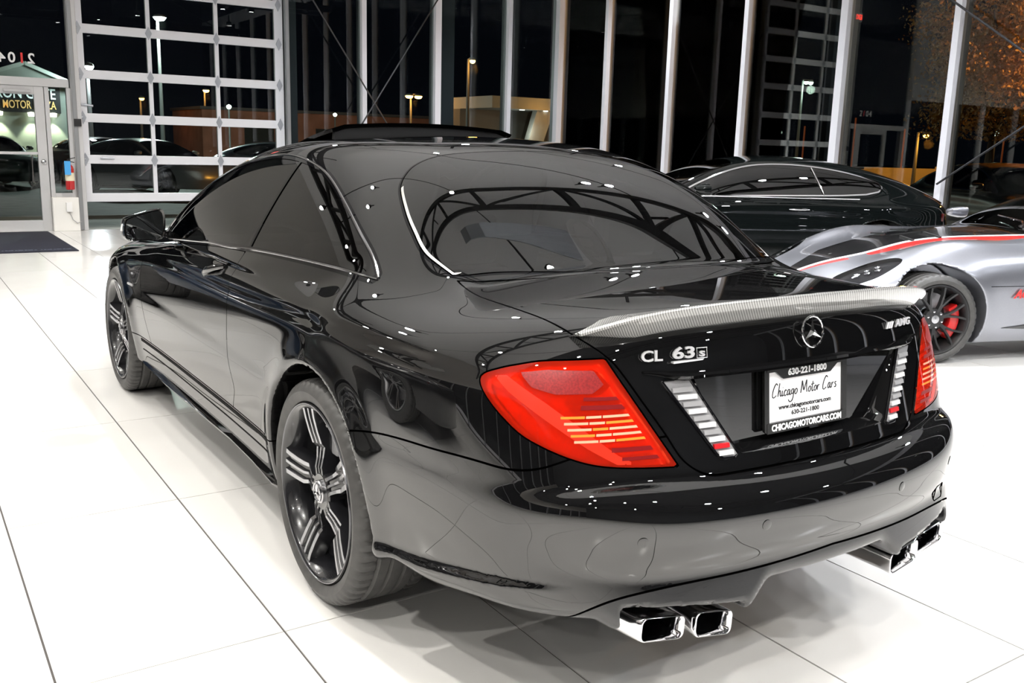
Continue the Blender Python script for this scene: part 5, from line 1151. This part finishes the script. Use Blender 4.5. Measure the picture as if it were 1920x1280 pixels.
    bark = mat('bark', (.05, .035, .025), .9); b = MB(); b.tube([(0, 0, -.02), (.05, 0, 1.2), (0, .1, 2.6), (.1, .2, 4.2)], [.16, .13, .11, .07], 10)
    rng = np.random.default_rng(5)
    for k in range(9):
        a = k*2.4; b.tube([(0, .05, 1.9+.25*k), (.7*math.cos(a), .7*math.sin(a), 2.6+.3*k), (1.3*math.cos(a), 1.3*math.sin(a), 3.0+.33*k)], [.06, .04, .02], 6)
    b.obj('trunk', bark, tr)
    n = 42000; cen = rng.normal(size=(80, 3))*[.85, .85, 1.0]+[-.2, -.2, 4.0]; P = cen[rng.integers(0, 80, n)]+rng.normal(size=(n, 3))*.30; P = P[P[:, 2] > 1.9]; n = len(P)
    u = rng.normal(size=(n, 3)); u /= np.linalg.norm(u, axis=1, keepdims=True); v = np.cross(u, rng.normal(size=(n, 3))); v /= np.linalg.norm(v, axis=1, keepdims=True)
    s = rng.uniform(.035, .07, (n, 1)); V = np.stack([P-u*s, P+v*s*.55, P+u*s, P-v*s*.55], 1).reshape(-1, 3)
    me = bpy.data.meshes.new('foliage'); me.from_pydata(V.tolist(), [], np.arange(4*n).reshape(-1, 4).tolist()); o = link('foliage', me, noise_mat('leaf_autumn', (.30, .16, .05), (.50, .28, .08), 3., .6), tr); o['kind'] = 'stuff'
    street_lamp('sodium street lamp standing by the orange tree', 7.0, -22.6, 6.0, 1, (1., .42, .06), 30., 2800., .12)
build_room()
coupe = build_coupe()
gt = build_gt('grand_tourer', 'black two-door grand tourer with chrome window surround, parked behind the sports car', mat('gt_black', (.003, .004, .004), .3, 0., coat=1., coat_ior=1.4, spec=0.), (4.38, -7.24, 0), math.radians(62))
build_sports()
recolour(gt, 'grand_tourer', 'dark blue coupe parked out of frame, mirrored in the black door', (6.66, 3.0, 0), math.radians(1), mat('paint_blue', (.004, .018, .045), .3, 0., coat=1., coat_ior=1.6))
recolour(gt, 'grand_tourer', 'black coupe parked out of frame alongside, mirrored in the black rear wing', (1.62, 3.56, 0), 0., mat('paint_black_side', (.004, .004, .005), .3, 0., coat=1., coat_ior=1.6))
recolour(gt, 'parked_car', 'silver car parked outside, seen through the lowest left door panes', (24.6, -3.2, -.02), math.radians(-150), flake_paint('paint_silver_far', (.5, .5, .52), .3, .5))
recolour(gt, 'parked_car', 'dark red car parked outside behind the side light', (30.5, -3.3, -.02), math.radians(-160), mat('paint_maroon', (.10, .006, .012), .3, 0., coat=1.))
recolour(gt, 'parked_car', 'pale blue silver car parked outside, right of the door panes', (25.0, -7.0, -.02), math.radians(-140), flake_paint('paint_blue_far', (.35, .38, .45), .3, .5))
recolour(gt, 'parked_car', 'dark green car parked outside behind the entrance door glass', (29.0, -.2, -.02), math.radians(-170), mat('paint_green', (.006, .03, .022), .3, 0., coat=1.))
recolour(gt, 'parked_car', 'black car parked outside beyond the right-hand window', (6.6, -13.4, -.02), math.radians(150), mat('paint_black_far', (.004, .005, .005), .3, 0., coat=1.))
build_outside(gt)
